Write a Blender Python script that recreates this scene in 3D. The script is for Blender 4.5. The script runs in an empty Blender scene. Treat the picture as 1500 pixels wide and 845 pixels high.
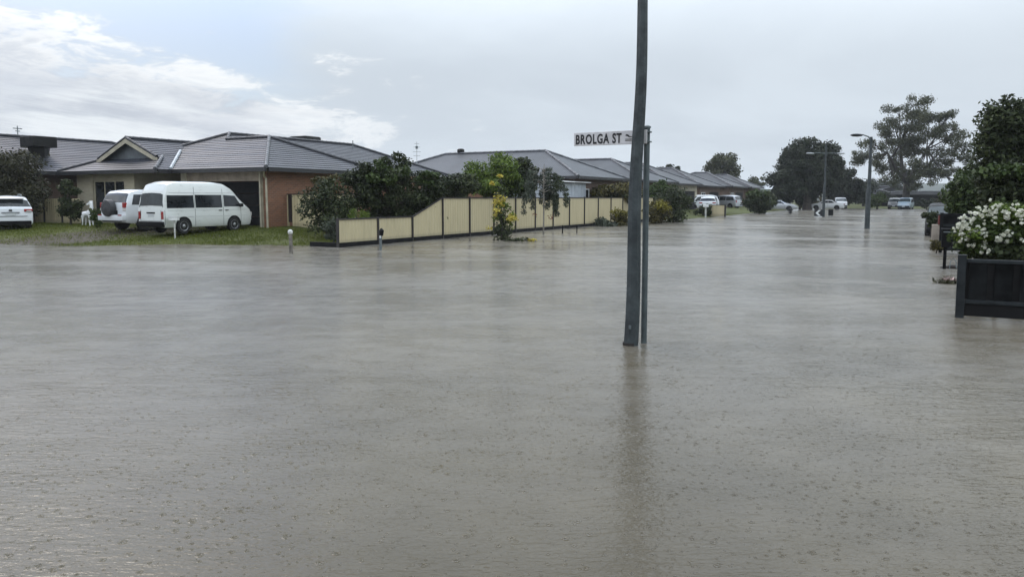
import bpy, bmesh, math, random
import numpy as np
from mathutils import Vector, Matrix

SC = bpy.context.scene
COL = SC.collection
R = math.radians
rnd = random.Random(11)

# ------------------------------------------------------------------ camera geometry (for measuring the place)
F = 1100.0; CH = 1.85; TH = R(5); YAW = R(28.92)
SH = -(((422.5 - 289) / F) - math.tan(TH)) * F / 1500

def ray(px, py):
    cx = (px - 750) / F; cy = (422.5 - py) / F + SH * 1500 / F
    f = math.cos(TH) + cy * math.sin(TH); z = -math.sin(TH) + cy * math.cos(TH)
    c, s = math.cos(YAW), math.sin(YAW)
    return (cx * c - f * s, cx * s + f * c, z)
def G(px, py, z=0.0):
    r = ray(px, py); t = (z - CH) / r[2]; return Vector((r[0] * t, r[1] * t, z))
def onX(px, py, X):
    r = ray(px, py); t = X / r[0]; return Vector((X, r[1] * t, CH + r[2] * t))
def onY(px, py, Y):
    r = ray(px, py); t = Y / r[1]; return Vector((r[0] * t, Y, CH + r[2] * t))
def onD(px, py, d):
    r = ray(px, py); h = math.hypot(r[0], r[1]); t = d / h; return Vector((r[0] * t, r[1] * t, CH + r[2] * t))

# ------------------------------------------------------------------ mesh helper
class MB:
    def __init__(s): s.v = []; s.f = []; s.uv = []; s.mi = []
    def add(s, vs, fs, uvs=None, mi=0):
        b = len(s.v); s.v += [tuple(v) for v in vs]
        for k, f in enumerate(fs):
            s.f.append([b + i for i in f]); s.uv.append(uvs[k] if uvs else None); s.mi.append(mi)
        return s
    def box(s, c, d, rz=0.0, M=None, mi=0):
        x, y, z = d[0] / 2, d[1] / 2, d[2] / 2
        vs = [Vector((a * x, b * y, e * z)) for e in (-1, 1) for b in (-1, 1) for a in (-1, 1)]
        m = Matrix.Translation(Vector(c)) @ Matrix.Rotation(rz, 4, 'Z')
        if M is not None: m = m @ M
        return s.add([m @ v for v in vs], [(0, 2, 3, 1), (4, 5, 7, 6), (0, 1, 5, 4), (2, 6, 7, 3), (0, 4, 6, 2), (1, 3, 7, 5)], mi=mi)
    def span(s, a, b, mi=0):
        a = Vector(a); b = Vector(b); lo = Vector([min(a[i], b[i]) for i in range(3)]); hi = Vector([max(a[i], b[i]) for i in range(3)])
        return s.box((lo + hi) / 2, hi - lo, mi=mi)
    def tube(s, pts, rad, n=8, cap=True, mi=0):
        pts = [Vector(p) for p in pts]
        if not hasattr(rad, '__len__'): rad = [rad] * len(pts)
        vs = []; fs = []
        up = Vector((0, 0, 1))
        for i, p in enumerate(pts):
            t = (pts[min(i + 1, len(pts) - 1)] - pts[max(i - 1, 0)]).normalized()
            a = t.cross(up if abs(t.z) < .9 else Vector((1, 0, 0))).normalized(); b = t.cross(a)
            for k in range(n):
                q = 2 * math.pi * k / n
                vs.append(p + (a * math.cos(q) + b * math.sin(q)) * rad[i])
        for i in range(len(pts) - 1):
            for k in range(n):
                fs.append((i * n + k, i * n + (k + 1) % n, (i + 1) * n + (k + 1) % n, (i + 1) * n + k))
        if cap:
            fs.append(tuple(range(n))); fs.append(tuple((len(pts) - 1) * n + k for k in range(n)))
        return s.add(vs, fs, mi=mi)
    def lathe(s, prof, axis='Z', c=(0, 0, 0), n=20, mi=0):
        vs = []; fs = []; c = Vector(c)
        for r, h in prof:
            for k in range(n):
                q = 2 * math.pi * k / n; a, b = r * math.cos(q), r * math.sin(q)
                vs.append(c + (Vector((a, b, h)) if axis == 'Z' else Vector((a, h, b)) if axis == 'Y' else Vector((h, a, b))))
        m = len(prof)
        for i in range(m - 1):
            for k in range(n):
                fs.append((i * n + k, i * n + (k + 1) % n, (i + 1) * n + (k + 1) % n, (i + 1) * n + k))
        fs.append(tuple(range(n))); fs.append(tuple((m - 1) * n + k for k in range(n)))
        return s.add(vs, fs, mi=mi)
    def build(s, name, mat, parent=None, org=None, smooth=None, bevel=None):
        me = bpy.data.meshes.new(name)
        o3 = Vector(org) if org is not None else Vector((0, 0, 0))
        me.from_pydata([tuple(Vector(v) - o3) for v in s.v], [], s.f)
        uv = me.uv_layers.new(name='UVMap')
        for p in me.polygons:
            u = s.uv[p.index]
            n = p.normal; ax = max(range(3), key=lambda i: abs(n[i]))
            for k, li in enumerate(p.loop_indices):
                if u: uv.data[li].uv = u[k]
                else:
                    co = me.vertices[me.loops[li].vertex_index].co
                    uv.data[li].uv = (co.x, co.y) if ax == 2 else (co.y, co.z) if ax == 0 else (co.x, co.z)
            p.material_index = s.mi[p.index]
        for m in (mat if isinstance(mat, (list, tuple)) else [mat]): me.materials.append(m)
        bm = bmesh.new(); bm.from_mesh(me)
        bmesh.ops.recalc_face_normals(bm, faces=bm.faces)
        if bevel:
            es = [e for e in bm.edges if len(e.link_faces) == 2 and e.calc_face_angle(0) > .5]
            bmesh.ops.bevel(bm, geom=es, offset=bevel, segments=2, affect='EDGES', profile=.6)
        bm.to_mesh(me); bm.free()
        if smooth is not None:
            for p in me.polygons: p.use_smooth = True
            me.set_sharp_from_angle(angle=R(smooth))
        return link(name, me, parent)

def link(name, data, parent=None):
    o = bpy.data.objects.new(name, data); COL.objects.link(o)
    if parent is not None: o.parent = parent
    return o
def tag(o, label=None, cat=None, group=None, kind=None):
    if label: o['label'] = label
    if cat: o['category'] = cat
    if group: o['group'] = group
    if kind: o['kind'] = kind
    return o
def thing(name, label, cat, loc, rz=0.0, group=None):
    o = link(name, None); o.location = loc; o.rotation_euler = (0, 0, rz)
    o.empty_display_size = .3
    return tag(o, label, cat, group)
def np_mesh(name, V, n_side):
    nq = len(V) // n_side
    me = bpy.data.meshes.new(name)
    me.vertices.add(len(V)); me.vertices.foreach_set('co', V.astype(np.float32).ravel())
    me.loops.add(len(V)); me.loops.foreach_set('vertex_index', np.arange(len(V), dtype=np.int32))
    me.polygons.add(nq); me.polygons.foreach_set('loop_start', (np.arange(nq) * n_side).astype(np.int32))
    me.update(calc_edges=True); me.validate()
    return me

# ------------------------------------------------------------------ materials
def nodes(name):
    m = bpy.data.materials.new(name); m.use_nodes = True
    nt = m.node_tree; return m, nt, nt.nodes['Principled BSDF']
def nn(nt, t, **kw):
    n = nt.nodes.new(t)
    for k, v in kw.items(): setattr(n, k, v)
    return n
def setin(nt, n, key, v):
    if isinstance(v, bpy.types.NodeSocket): nt.links.new(v, n.inputs[key])
    elif v is not None: n.inputs[key].default_value = v
def math_(nt, op, a, b=None, c=None, clamp=False):
    n = nn(nt, 'ShaderNodeMath', operation=op, use_clamp=clamp)
    for i, q in enumerate((a, b, c)):
        if q is not None: setin(nt, n, i, q)
    return n.outputs[0]
def mixc(nt, f, a, b, bt='MIX'):
    n = nn(nt, 'ShaderNodeMix', data_type='RGBA', blend_type=bt)
    setin(nt, n, 0, f)
    setin(nt, n, 6, a if isinstance(a, bpy.types.NodeSocket) else (*a, 1)); setin(nt, n, 7, b if isinstance(b, bpy.types.NodeSocket) else (*b, 1))
    return n.outputs[2]
def ramp(nt, f, stops, interp='LINEAR'):
    n = nn(nt, 'ShaderNodeValToRGB'); cr = n.color_ramp; cr.interpolation = interp
    while len(cr.elements) < len(stops): cr.elements.new(.5)
    for e, (p, c) in zip(cr.elements, stops): e.position = p; e.color = (*c, 1) if len(c) == 3 else c
    nt.links.new(f, n.inputs[0]); return n.outputs[0]
def noise(nt, vec, scale, detail=4, rough=.55, dist=0.0, dim='3D'):
    n = nn(nt, 'ShaderNodeTexNoise', noise_dimensions=dim)
    n.inputs['Scale'].default_value = scale; n.inputs['Detail'].default_value = detail
    n.inputs['Roughness'].default_value = rough; n.inputs['Distortion'].default_value = dist
    if vec is not None: nt.links.new(vec, n.inputs['Vector'])
    return n.outputs[0]
def mapr(nt, v, a, b, c=0.0, d=1.0, smooth=True):
    n = nn(nt, 'ShaderNodeMapRange', interpolation_type='SMOOTHSTEP' if smooth else 'LINEAR')
    for i, q in enumerate((v, a, b, c, d)): setin(nt, n, i, q)
    return n.outputs[0]
def bump(nt, bsdf, h, dist=1.0, strength=1.0):
    n = nn(nt, 'ShaderNodeBump'); n.inputs['Strength'].default_value = strength; n.inputs['Distance'].default_value = dist
    nt.links.new(h, n.inputs['Height']); nt.links.new(n.outputs[0], bsdf.inputs['Normal'])
def objco(nt): return nn(nt, 'ShaderNodeTexCoord').outputs['Object']
def uvco(nt): return nn(nt, 'ShaderNodeTexCoord').outputs['UV']
def vec(nt, x, y, z):
    n = nn(nt, 'ShaderNodeCombineXYZ'); setin(nt, n, 0, x); setin(nt, n, 1, y); setin(nt, n, 2, z); return n.outputs[0]
def sep(nt, v):
    n = nn(nt, 'ShaderNodeSeparateXYZ'); nt.links.new(v, n.inputs[0]); return n.outputs
def vscale(nt, v, s):
    n = nn(nt, 'ShaderNodeMapping'); n.inputs['Scale'].default_value = s; nt.links.new(v, n.inputs[0]); return n.outputs[0]

def pm(name, col, rough=.6, var=.2, scale=3.0, metallic=0.0, bmp=0.0, coat=0.0, col2=None, spec=None):
    m, nt, b = nodes(name); co = objco(nt)
    n1 = noise(nt, co, scale, 6, .65)
    f = mapr(nt, n1, .3, .7)
    c2 = col2 or tuple(max(0, c * (1 - var * 1.6)) for c in col); c1 = tuple(c * (1 + var * .4) for c in col)
    nt.links.new(mixc(nt, f, c2, c1), b.inputs['Base Color'])
    nt.links.new(mapr(nt, noise(nt, co, scale * 2.3, 3), .3, .7, max(.02, rough - .1), min(1, rough + .12)), b.inputs['Roughness'])
    b.inputs['Metallic'].default_value = metallic; b.inputs['Coat Weight'].default_value = coat; b.inputs['Coat Roughness'].default_value = .08
    if spec is not None: b.inputs['Specular IOR Level'].default_value = spec
    if bmp: bump(nt, b, noise(nt, co, scale * 8, 4), bmp)
    return m

def leafmat(name, stops, rough=.55, transl=.15, big=.5, spec=.16):
    m, nt, b = nodes(name)
    isl = nn(nt, 'ShaderNodeNewGeometry').outputs['Random Per Island']
    n1 = noise(nt, objco(nt), big, 2)
    f = math_(nt, 'ADD', math_(nt, 'MULTIPLY', isl, .65), math_(nt, 'MULTIPLY', mapr(nt, n1, .3, .7), .35))
    c = ramp(nt, f, stops)
    nt.links.new(c, b.inputs['Base Color']); b.inputs['Roughness'].default_value = rough; b.inputs['Specular IOR Level'].default_value = spec
    tr = nn(nt, 'ShaderNodeBsdfTranslucent'); nt.links.new(c, tr.inputs[0])
    mx = nn(nt, 'ShaderNodeMixShader'); mx.inputs[0].default_value = transl
    nt.links.new(b.outputs[0], mx.inputs[1]); nt.links.new(tr.outputs[0], mx.inputs[2])
    nt.links.new(mx.outputs[0], nt.nodes['Material Output'].inputs[0])
    return m

MT = {}
def roofmat(name, c1, c2, rough=.42, bumpd=.012, course=.3):
    m, nt, b = nodes(name); uv = uvco(nt); s = sep(nt, uv)
    br = nn(nt, 'ShaderNodeTexBrick', offset=.5)
    br.inputs['Scale'].default_value = 1; br.inputs['Brick Width'].default_value = .33; br.inputs['Row Height'].default_value = course
    br.inputs['Mortar Size'].default_value = .0; br.inputs['Color1'].default_value = (*c1, 1); br.inputs['Color2'].default_value = (*c2, 1); br.inputs['Bias'].default_value = 0
    nt.links.new(uv, br.inputs['Vector'])
    n1 = noise(nt, objco(nt), .7, 5)
    nt.links.new(mixc(nt, mapr(nt, n1, .35, .7, 0, .6), br.outputs[0], tuple(c * .55 for c in c1)), b.inputs['Base Color'])
    b.inputs['Roughness'].default_value = rough
    w = math_(nt, 'SINE', math_(nt, 'MULTIPLY', s[0], 2 * math.pi / .165))
    saw = math_(nt, 'FRACT', math_(nt, 'DIVIDE', s[1], course))
    h = math_(nt, 'SUBTRACT', math_(nt, 'MULTIPLY', w, .5), math_(nt, 'MULTIPLY', saw, 1.6))
    bump(nt, b, h, bumpd)
    return m

def brickmat(name, c1, c2, mortar):
    m, nt, b = nodes(name); uv = uvco(nt)
    br = nn(nt, 'ShaderNodeTexBrick', offset=.5)
    for k, v in (('Scale', 1), ('Brick Width', .24), ('Row Height', .086), ('Mortar Size', .008), ('Mortar Smooth', .2), ('Bias', -.1)): br.inputs[k].default_value = v
    br.inputs['Color1'].default_value = (*c1, 1); br.inputs['Color2'].default_value = (*c2, 1); br.inputs['Mortar'].default_value = (*mortar, 1)
    nt.links.new(uv, br.inputs['Vector'])
    n1 = noise(nt, objco(nt), .9, 5)
    nt.links.new(mixc(nt, mapr(nt, n1, .4, .75, 0, .45), br.outputs[0], tuple(c * .5 for c in c1)), b.inputs['Base Color'])
    b.inputs['Roughness'].default_value = .75
    bump(nt, b, br.outputs['Fac'], -.004)
    return m

def paint(name, col, rough=.3, dirt=.25, metallic=0.0):
    m, nt, b = nodes(name); co = objco(nt)
    n1 = noise(nt, vscale(nt, co, (1.5, 1.5, 4)), 2.0, 6, .7)
    f = mapr(nt, n1, .52, .8, 0, dirt)
    nt.links.new(mixc(nt, f, col, (.12, .105, .085)), b.inputs['Base Color'])
    b.inputs['Roughness'].default_value = rough; b.inputs['Metallic'].default_value = metallic
    b.inputs['Coat Weight'].default_value = .5; b.inputs['Coat Roughness'].default_value = .1
    return m
def glassmat(name, col=(.012, .014, .016), rough=.06):
    m, nt, b = nodes(name)
    n1 = noise(nt, objco(nt), 1.3, 3)
    nt.links.new(mixc(nt, mapr(nt, n1, .35, .7), col, tuple(c * 2.6 for c in col)), b.inputs['Base Color'])
    b.inputs['Roughness'].default_value = rough; b.inputs['IOR'].default_value = 1.5
    return m

MT['roof'] = roofmat('dark roof tile', (.018, .021, .030), (.038, .042, .054), .45)
MT['roof2'] = roofmat('grey roof tile', (.040, .047, .056), (.052, .058, .068), .55)
MT['roof3'] = roofmat('slate roof tile', (.030, .034, .041), (.042, .046, .053), .55)
MT['roofd'] = pm('dark matt roof', (.013, .014, .015), .8, .3, .5, spec=.1)
MT['dkwall'] = pm('dark wall', (.014, .014, .014), .8, .3, .5, spec=.1)
MT['cap'] = pm('ridge cap', (.11, .115, .125), .5, .4, 3)
MT['capd'] = pm('dark ridge cap', (.035, .036, .042), .45, .3, 3)
MT['flash'] = pm('galvanised flashing', (.42, .45, .47), .45, .2, 2)
MT['brick'] = brickmat('orange brown brick', (.23, .100, .050), (.15, .068, .038), (.22, .16, .12))
MT['brickd'] = brickmat('brown brick', (.14, .085, .06), (.10, .065, .05), (.15, .12, .10))
MT['brickc'] = brickmat('cream brick', (.40, .36, .26), (.34, .30, .22), (.36, .33, .26))
MT['fascia'] = pm('dark gutter', (.022, .022, .024), .4, .2, 3)
MT['cream'] = pm('cream paint', (.42, .38, .28), .5, .2, 2)
MT['beam'] = pm('tan lintel', (.30, .245, .18), .6, .25, 2)
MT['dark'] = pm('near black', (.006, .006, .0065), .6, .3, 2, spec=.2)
MT['black'] = pm('black rubber', (.012, .012, .012), .7, .3, 6)
MT['plastic'] = pm('black plastic', (.005, .005, .0055), .6, .2, 5, spec=.1)
MT['white'] = pm('white paint', (.74, .75, .74), .45, .12, 3)
MT['whitew'] = pm('weathered white', (.6, .6, .56), .55, .3, 6)
MT['glass'] = glassmat('tinted glass'); MT['glassb'] = glassmat('clear car glass', (.018, .024, .026), .1)
MT['vanwhite'] = paint('white van paint', (.64, .66, .63), .3, .4)
MT['carwhite'] = paint('white car paint', (.60, .62, .63), .25, .3)
MT['silver'] = paint('silver car paint', (.42, .44, .46), .3, .15, .5)
MT['bluecar'] = paint('pale blue car paint', (.28, .36, .42), .3, .15)
MT['greycar'] = paint('grey car paint', (.16, .17, .175), .3, .15, .3)
MT['darkcar'] = pm('dark car paint', (.010, .010, .011), .5, .2, 2, spec=.2)
MT['red'] = pm('red lens', (.30, .012, .010), .2, .3, 9)
MT['clear'] = pm('clear lens', (.55, .53, .5), .15, .2, 9)
MT['rim'] = pm('alloy rim', (.40, .41, .42), .35, .3, 6, metallic=.6)
MT['plate'] = pm('number plate', (.5, .52, .52), .5, .15, 30)
def streaked(name, col, dirt):
    m, nt, b = nodes(name); co = objco(nt)
    a = noise(nt, vscale(nt, co, (2.2, 2.2, .35)), 1.6, 6, .65); z = sep(nt, co)[2]
    f = mapr(nt, a, .42, .72, 0, .28)
    tide = math_(nt, 'MULTIPLY', mapr(nt, math_(nt, 'ADD', z, math_(nt, 'MULTIPLY', a, -.22)), .24, .06), .6)
    nt.links.new(mixc(nt, math_(nt, 'MAXIMUM', f, tide), col, dirt), b.inputs['Base Color'])
    b.inputs['Roughness'].default_value = .48
    return m
MT['panel'] = streaked('cream sheet panel', (.50, .43, .265), (.27, .235, .15))
MT['post'] = pm('dark brown post', (.028, .023, .022), .5, .3, 3)
MT['plinth'] = pm('black plinth', (.008, .008, .009), .6, .35, 2, spec=.15)
MT['pole'] = pm('grey green painted pole', (.046, .056, .058), .55, .45, 5, bmp=.01, col2=(.022, .027, .029), spec=.3)
MT['galv'] = pm('dull galvanised steel', (.16, .19, .195), .5, .3, 4)
MT['signpost'] = pm('grey sign post', (.085, .105, .108), .5, .3, 4, spec=.3)
MT['fenceg'] = pm('charcoal steel', (.010, .011, .012), .6, .35, 3, spec=.12)
MT['fencer'] = pm('grey steel rail', (.024, .028, .030), .6, .35, 3, spec=.15)
MT['fenced'] = pm('charcoal panel', (.0125, .0135, .0140), .75, .6, 2.2, spec=.08)
MT['signw'] = pm('sign white', (.62, .60, .60), .5, .15, 6)
MT['signb'] = pm('sign black', (.012, .012, .014), .5, .2, 6)
MT['timber'] = pm('grey timber', (.20, .18, .15), .8, .4, 6, bmp=.01)
MT['bark'] = pm('dark bark', (.055, .045, .036), .85, .5, 5, bmp=.03)
MT['barkp'] = pm('pale bark', (.26, .24, .20), .8, .4, 5, bmp=.02)
MT['gumbark'] = pm('gum bark', (.045, .040, .034), .8, .5, 1.0, bmp=.03)
MT['cooler'] = pm('dark cooler plastic', (.010, .010, .009), .55, .3, 2, spec=.25)
MT['shed'] = pm('pale grey shed steel', (.44, .48, .53), .5, .12, 1)
MT['concrete'] = pm('weathered concrete', (.33, .31, .28), .8, .3, 4, bmp=.01)
MT['redbox'] = pm('red letterbox', (.16, .022, .016), .45, .25, 6)
MT['sandst'] = pm('tan rendered pier', (.42, .36, .29), .7, .25, 3)
MT['blue'] = pm('pale blue weatherboard', (.5, .54, .57), .6, .1, 2)
MT['rust'] = pm('wet rust band', (.018, .013, .010), .6, .4, 9)

L = lambda n, a, b, c, **k: leafmat(n, [(0, a), (.5, b), (1, c)], **k)
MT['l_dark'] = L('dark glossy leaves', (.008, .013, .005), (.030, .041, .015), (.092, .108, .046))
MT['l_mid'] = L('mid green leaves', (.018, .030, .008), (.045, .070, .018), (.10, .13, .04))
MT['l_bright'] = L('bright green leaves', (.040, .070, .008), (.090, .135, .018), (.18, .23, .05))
MT['l_olive'] = L('olive leaves', (.030, .030, .010), (.07, .062, .02), (.14, .12, .04))
MT['l_grey'] = L('grey green leaves', (.030, .040, .028), (.065, .08, .055), (.12, .135, .10))
MT['l_gum'] = L('gum leaves', (.024, .030, .013), (.056, .062, .030), (.12, .125, .068))
MT['l_far'] = L('far dark leaves', (.009, .013, .008), (.022, .030, .016), (.052, .064, .034))
MT['l_brown'] = L('brown green leaves', (.018, .018, .010), (.040, .040, .020), (.08, .076, .038))
MT['l_yellow'] = L('yellow flowers', (.32, .25, .03), (.55, .46, .08), (.62, .57, .18))
MT['l_white'] = L('white petals', (.55, .56, .42), (.74, .74, .64), (.82, .82, .76), transl=.3)
MT['l_gold'] = L('golden green leaves', (.07, .065, .008), (.16, .145, .02), (.26, .23, .05))
MT['l_red'] = L('reddish flowers', (.10, .03, .02), (.18, .06, .04), (.25, .12, .08))
MT['l_grass'] = L('wet grass', (.050, .066, .010), (.095, .115, .016), (.16, .17, .04), big=.25)

# ------------------------------------------------------------------ foliage
def leaves(blobs, n, size, seed=1, aspect=.5, droop=0.0, shell=.45, flat=.3):
    rg = np.random.default_rng(seed); B = np.array(blobs, float)
    if B.shape[1] == 4: B = np.column_stack([B, B[:, 3], B[:, 3]])
    w = (B[:, 3] * B[:, 4] * B[:, 5]) ** .75; idx = rg.choice(len(B), n, p=w / w.sum())
    d = rg.normal(size=(n, 3)); d /= np.linalg.norm(d, axis=1)[:, None]
    r = (shell ** 2 + (1 - shell ** 2) * rg.random(n)) ** .5 * (1 + .16 * rg.normal(size=n))
    P = B[idx, :3] + d * r[:, None] * B[idx, 3:6]
    nr = d * .55 + rg.normal(size=(n, 3)) * .6 + np.array([0, 0, flat]); nr /= np.linalg.norm(nr, axis=1)[:, None]
    t = rg.normal(size=(n, 3)); t[:, 2] -= droop * 3
    t -= nr * (t * nr).sum(1)[:, None]; t /= np.linalg.norm(t, axis=1)[:, None] + 1e-9
    b = np.cross(nr, t)
    Ls = size * (.6 + .8 * rg.random(n))[:, None]; W = Ls * aspect
    V = np.stack([P - t * Ls / 2, P + b * W / 2 + nr * W * .15, P + t * Ls / 2, P - b * W / 2 + nr * W * .15], 1).reshape(-1, 3)
    return V
def crown_blobs(c, rr, n, br, seed, hollow=.35, top=None):
    rg = np.random.default_rng(seed); out = []
    tries = 0
    while len(out) < n and tries < 4000:
        tries += 1
        d = rg.normal(size=3); d /= np.linalg.norm(d); r = hollow + (1 - hollow) * rg.random() ** .6
        p = d * r
        q = br * rg.uniform(.65, 1.25)
        pos = np.array(c) + p * (np.array(rr) - q * .6)
        if any(np.linalg.norm(pos - o[:3]) < .55 * (q + o[3]) * .9 for o in out) and tries < 2500: continue
        out.append(np.array([*pos, q, q, q * rg.uniform(.6, .85)]))
    return [tuple(o) for o in out]
def plant(name, label, cat, base, blobs, n, size, leaf, seed, trunk=.06, bark='bark', limbs=6, group=None, aspect=.5, droop=0, extra=(), shell=.45, fork=.35, trunk_pts=None, flat=.3):
    """a tree or shrub: Empty at its foot > trunk (with limbs), crown, any extra leaf layers"""
    base = Vector(base); t = thing(name, label, cat, base, 0, group)
    B = [(b[0] - base.x, b[1] - base.y, b[2] - base.z, *b[3:]) for b in blobs]
    me = np_mesh('crown', leaves(B, n, size, seed, aspect, droop, shell, flat), 4); me.materials.append(MT[leaf]); link('crown', me, t)
    rr = random.Random(seed); mb = MB()
    c = Vector((sum(b[0] for b in B) / len(B), sum(b[1] for b in B) / len(B), sum(b[2] for b in B) / len(B)))
    zf = max(.15, c.z * fork * 1.6)
    fk = Vector((c.x * .35 + rr.uniform(-.1, .1), c.y * .35, zf))
    pts = [Vector((0, 0, -.15)), Vector((fk.x * .3, fk.y * .3, zf * .5)), fk]
    mb.tube(pts, [trunk * 1.25, trunk, trunk * .85], 8)
    sel = sorted(B, key=lambda b: -b[3])[:limbs * 2]; rr.shuffle(sel)
    for b in sel[:limbs]:
        e = Vector(b[:3]); m = fk.lerp(e, .5) + Vector((rr.uniform(-.1, .1), rr.uniform(-.1, .1), rr.uniform(0, .12))) * (e - fk).length
        mb.tube([fk - Vector((0, 0, trunk)), m, e], [trunk * .65, trunk * .4, trunk * .12], 6)
    mb.build('trunk', MT[bark], t, smooth=60)
    for (nm, bl, k, sz, lf, sd) in extra:
        Bx = [(b[0] - base.x, b[1] - base.y, b[2] - base.z, *b[3:]) for b in bl]
        me = np_mesh(nm, leaves(Bx, k, sz, sd, .75, 0, .2), 4); me.materials.append(MT[lf]); link(nm, me, t)
    return t
def pxblob(px0, py0, px1, py1, d, depth=None):
    c = onD((px0 + px1) / 2, (py0 + py1) / 2, d); rx = (px1 - px0) / 2 * d / F; rz = (py1 - py0) / 2 * d / F
    return c, (depth or rx, depth or rx, rz), rx, rz
def bush(name, label, cat, box, d, n, size, leaf, seed, nb=14, br=.35, foot=None, hollow=.2, depth=None, **k):
    """crown measured from the photograph as a box at distance d"""
    c, rr, rx, rz = pxblob(*box, d, depth)
    rr = (rx, depth or rx, rz)
    b = crown_blobs(c, rr, nb, br * min(rx, rz) * 1.0 + .05, seed, hollow)
    z0 = ground_h(c.x, c.y) if foot is None else foot
    return plant(name, label, cat, (c.x, c.y, z0), b, n, size, leaf, seed, **k)

# ------------------------------------------------------------------ ground and water
def ground_np(X, Y):
    v = -X
    s = (Y - 16) * .88 + (v - 32) * .48
    s = s + .35 * np.sin(v * .9 + 1.3) + .25 * np.sin(v * 2.1 + Y)
    h1 = np.clip(s * .062, -.35, .45)
    lim = np.where(Y < 63, (v - 19.15) * .13, (v - 17.9) * .10)
    left = np.minimum(h1, np.clip(lim, -.35, .45))
    right = np.clip((-v - 5) * .1, -.35, .4)
    far = np.clip((Y - 132) * .015, -.35, .22)
    h = np.maximum(np.maximum(left, right), far)
    return h + np.where(h > 0, .012 * np.sin(X * 3.1) * np.sin(Y * 2.7), 0)
def ground_h(x, y): return float(ground_np(np.array([x]), np.array([y]))[0])

def make_ground():
    xs = np.concatenate([[-1600, -700, -300, -160], np.arange(-90, 60.1, .5), [120, 300, 700, 1600]])
    ys = np.concatenate([[-1600, -500, -100], np.arange(-20, 175.1, .5), [250, 420, 800, 1600]])
    XX, YY = np.meshgrid(xs, ys); Z = ground_np(XX, YY)
    V = np.stack([XX, YY, Z], -1).reshape(-1, 3); nx, ny = len(xs), len(ys)
    i = np.arange(nx - 1)[None, :] + np.arange(ny - 1)[:, None] * nx
    Fq = np.stack([i, i + 1, i + 1 + nx, i + nx], -1).reshape(-1, 4)
    me = bpy.data.meshes.new('ground')
    me.vertices.add(len(V)); me.vertices.foreach_set('co', V.astype(np.float32).ravel())
    me.loops.add(Fq.size); me.loops.foreach_set('vertex_index', Fq.astype(np.int32).ravel())
    me.polygons.add(len(Fq)); me.polygons.foreach_set('loop_start', (np.arange(len(Fq)) * 4).astype(np.int32))
    me.update(calc_edges=True); me.validate()
    for p in me.polygons: p.use_smooth = True
    m, nt, b = nodes('wet lawn and mud'); co = objco(nt)
    n1 = noise(nt, co, .35, 5, .6); n2 = noise(nt, co, 6, 5, .7)
    g = mixc(nt, mapr(nt, n2, .3, .7), (.034, .042, .008), (.085, .098, .018))
    mud = mixc(nt, mapr(nt, n2, .35, .7), (.036, .030, .020), (.080, .067, .048))
    # worn vehicle track in front of the garage
    s = sep(nt, co)
    tr = math_(nt, 'ABSOLUTE', math_(nt, 'SUBTRACT', s[0], -31.6))
    f2 = math_(nt, 'ADD', tr, math_(nt, 'MULTIPLY', math_(nt, 'SUBTRACT', n2, .5), 2.2))
    worn = mapr(nt, f2, 2.6, 1.6)
    f = math_(nt, 'MAXIMUM', mapr(nt, n1, .56, .66), worn)
    nt.links.new(mixc(nt, f, g, mud), b.inputs['Base Color'])
    b.inputs['Roughness'].default_value = .8; b.inputs['Specular IOR Level'].default_value = .2
    bump(nt, b, n2, .03)
    me.materials.append(m)
    tag(link('ground', me), kind='structure')
make_ground()

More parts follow.
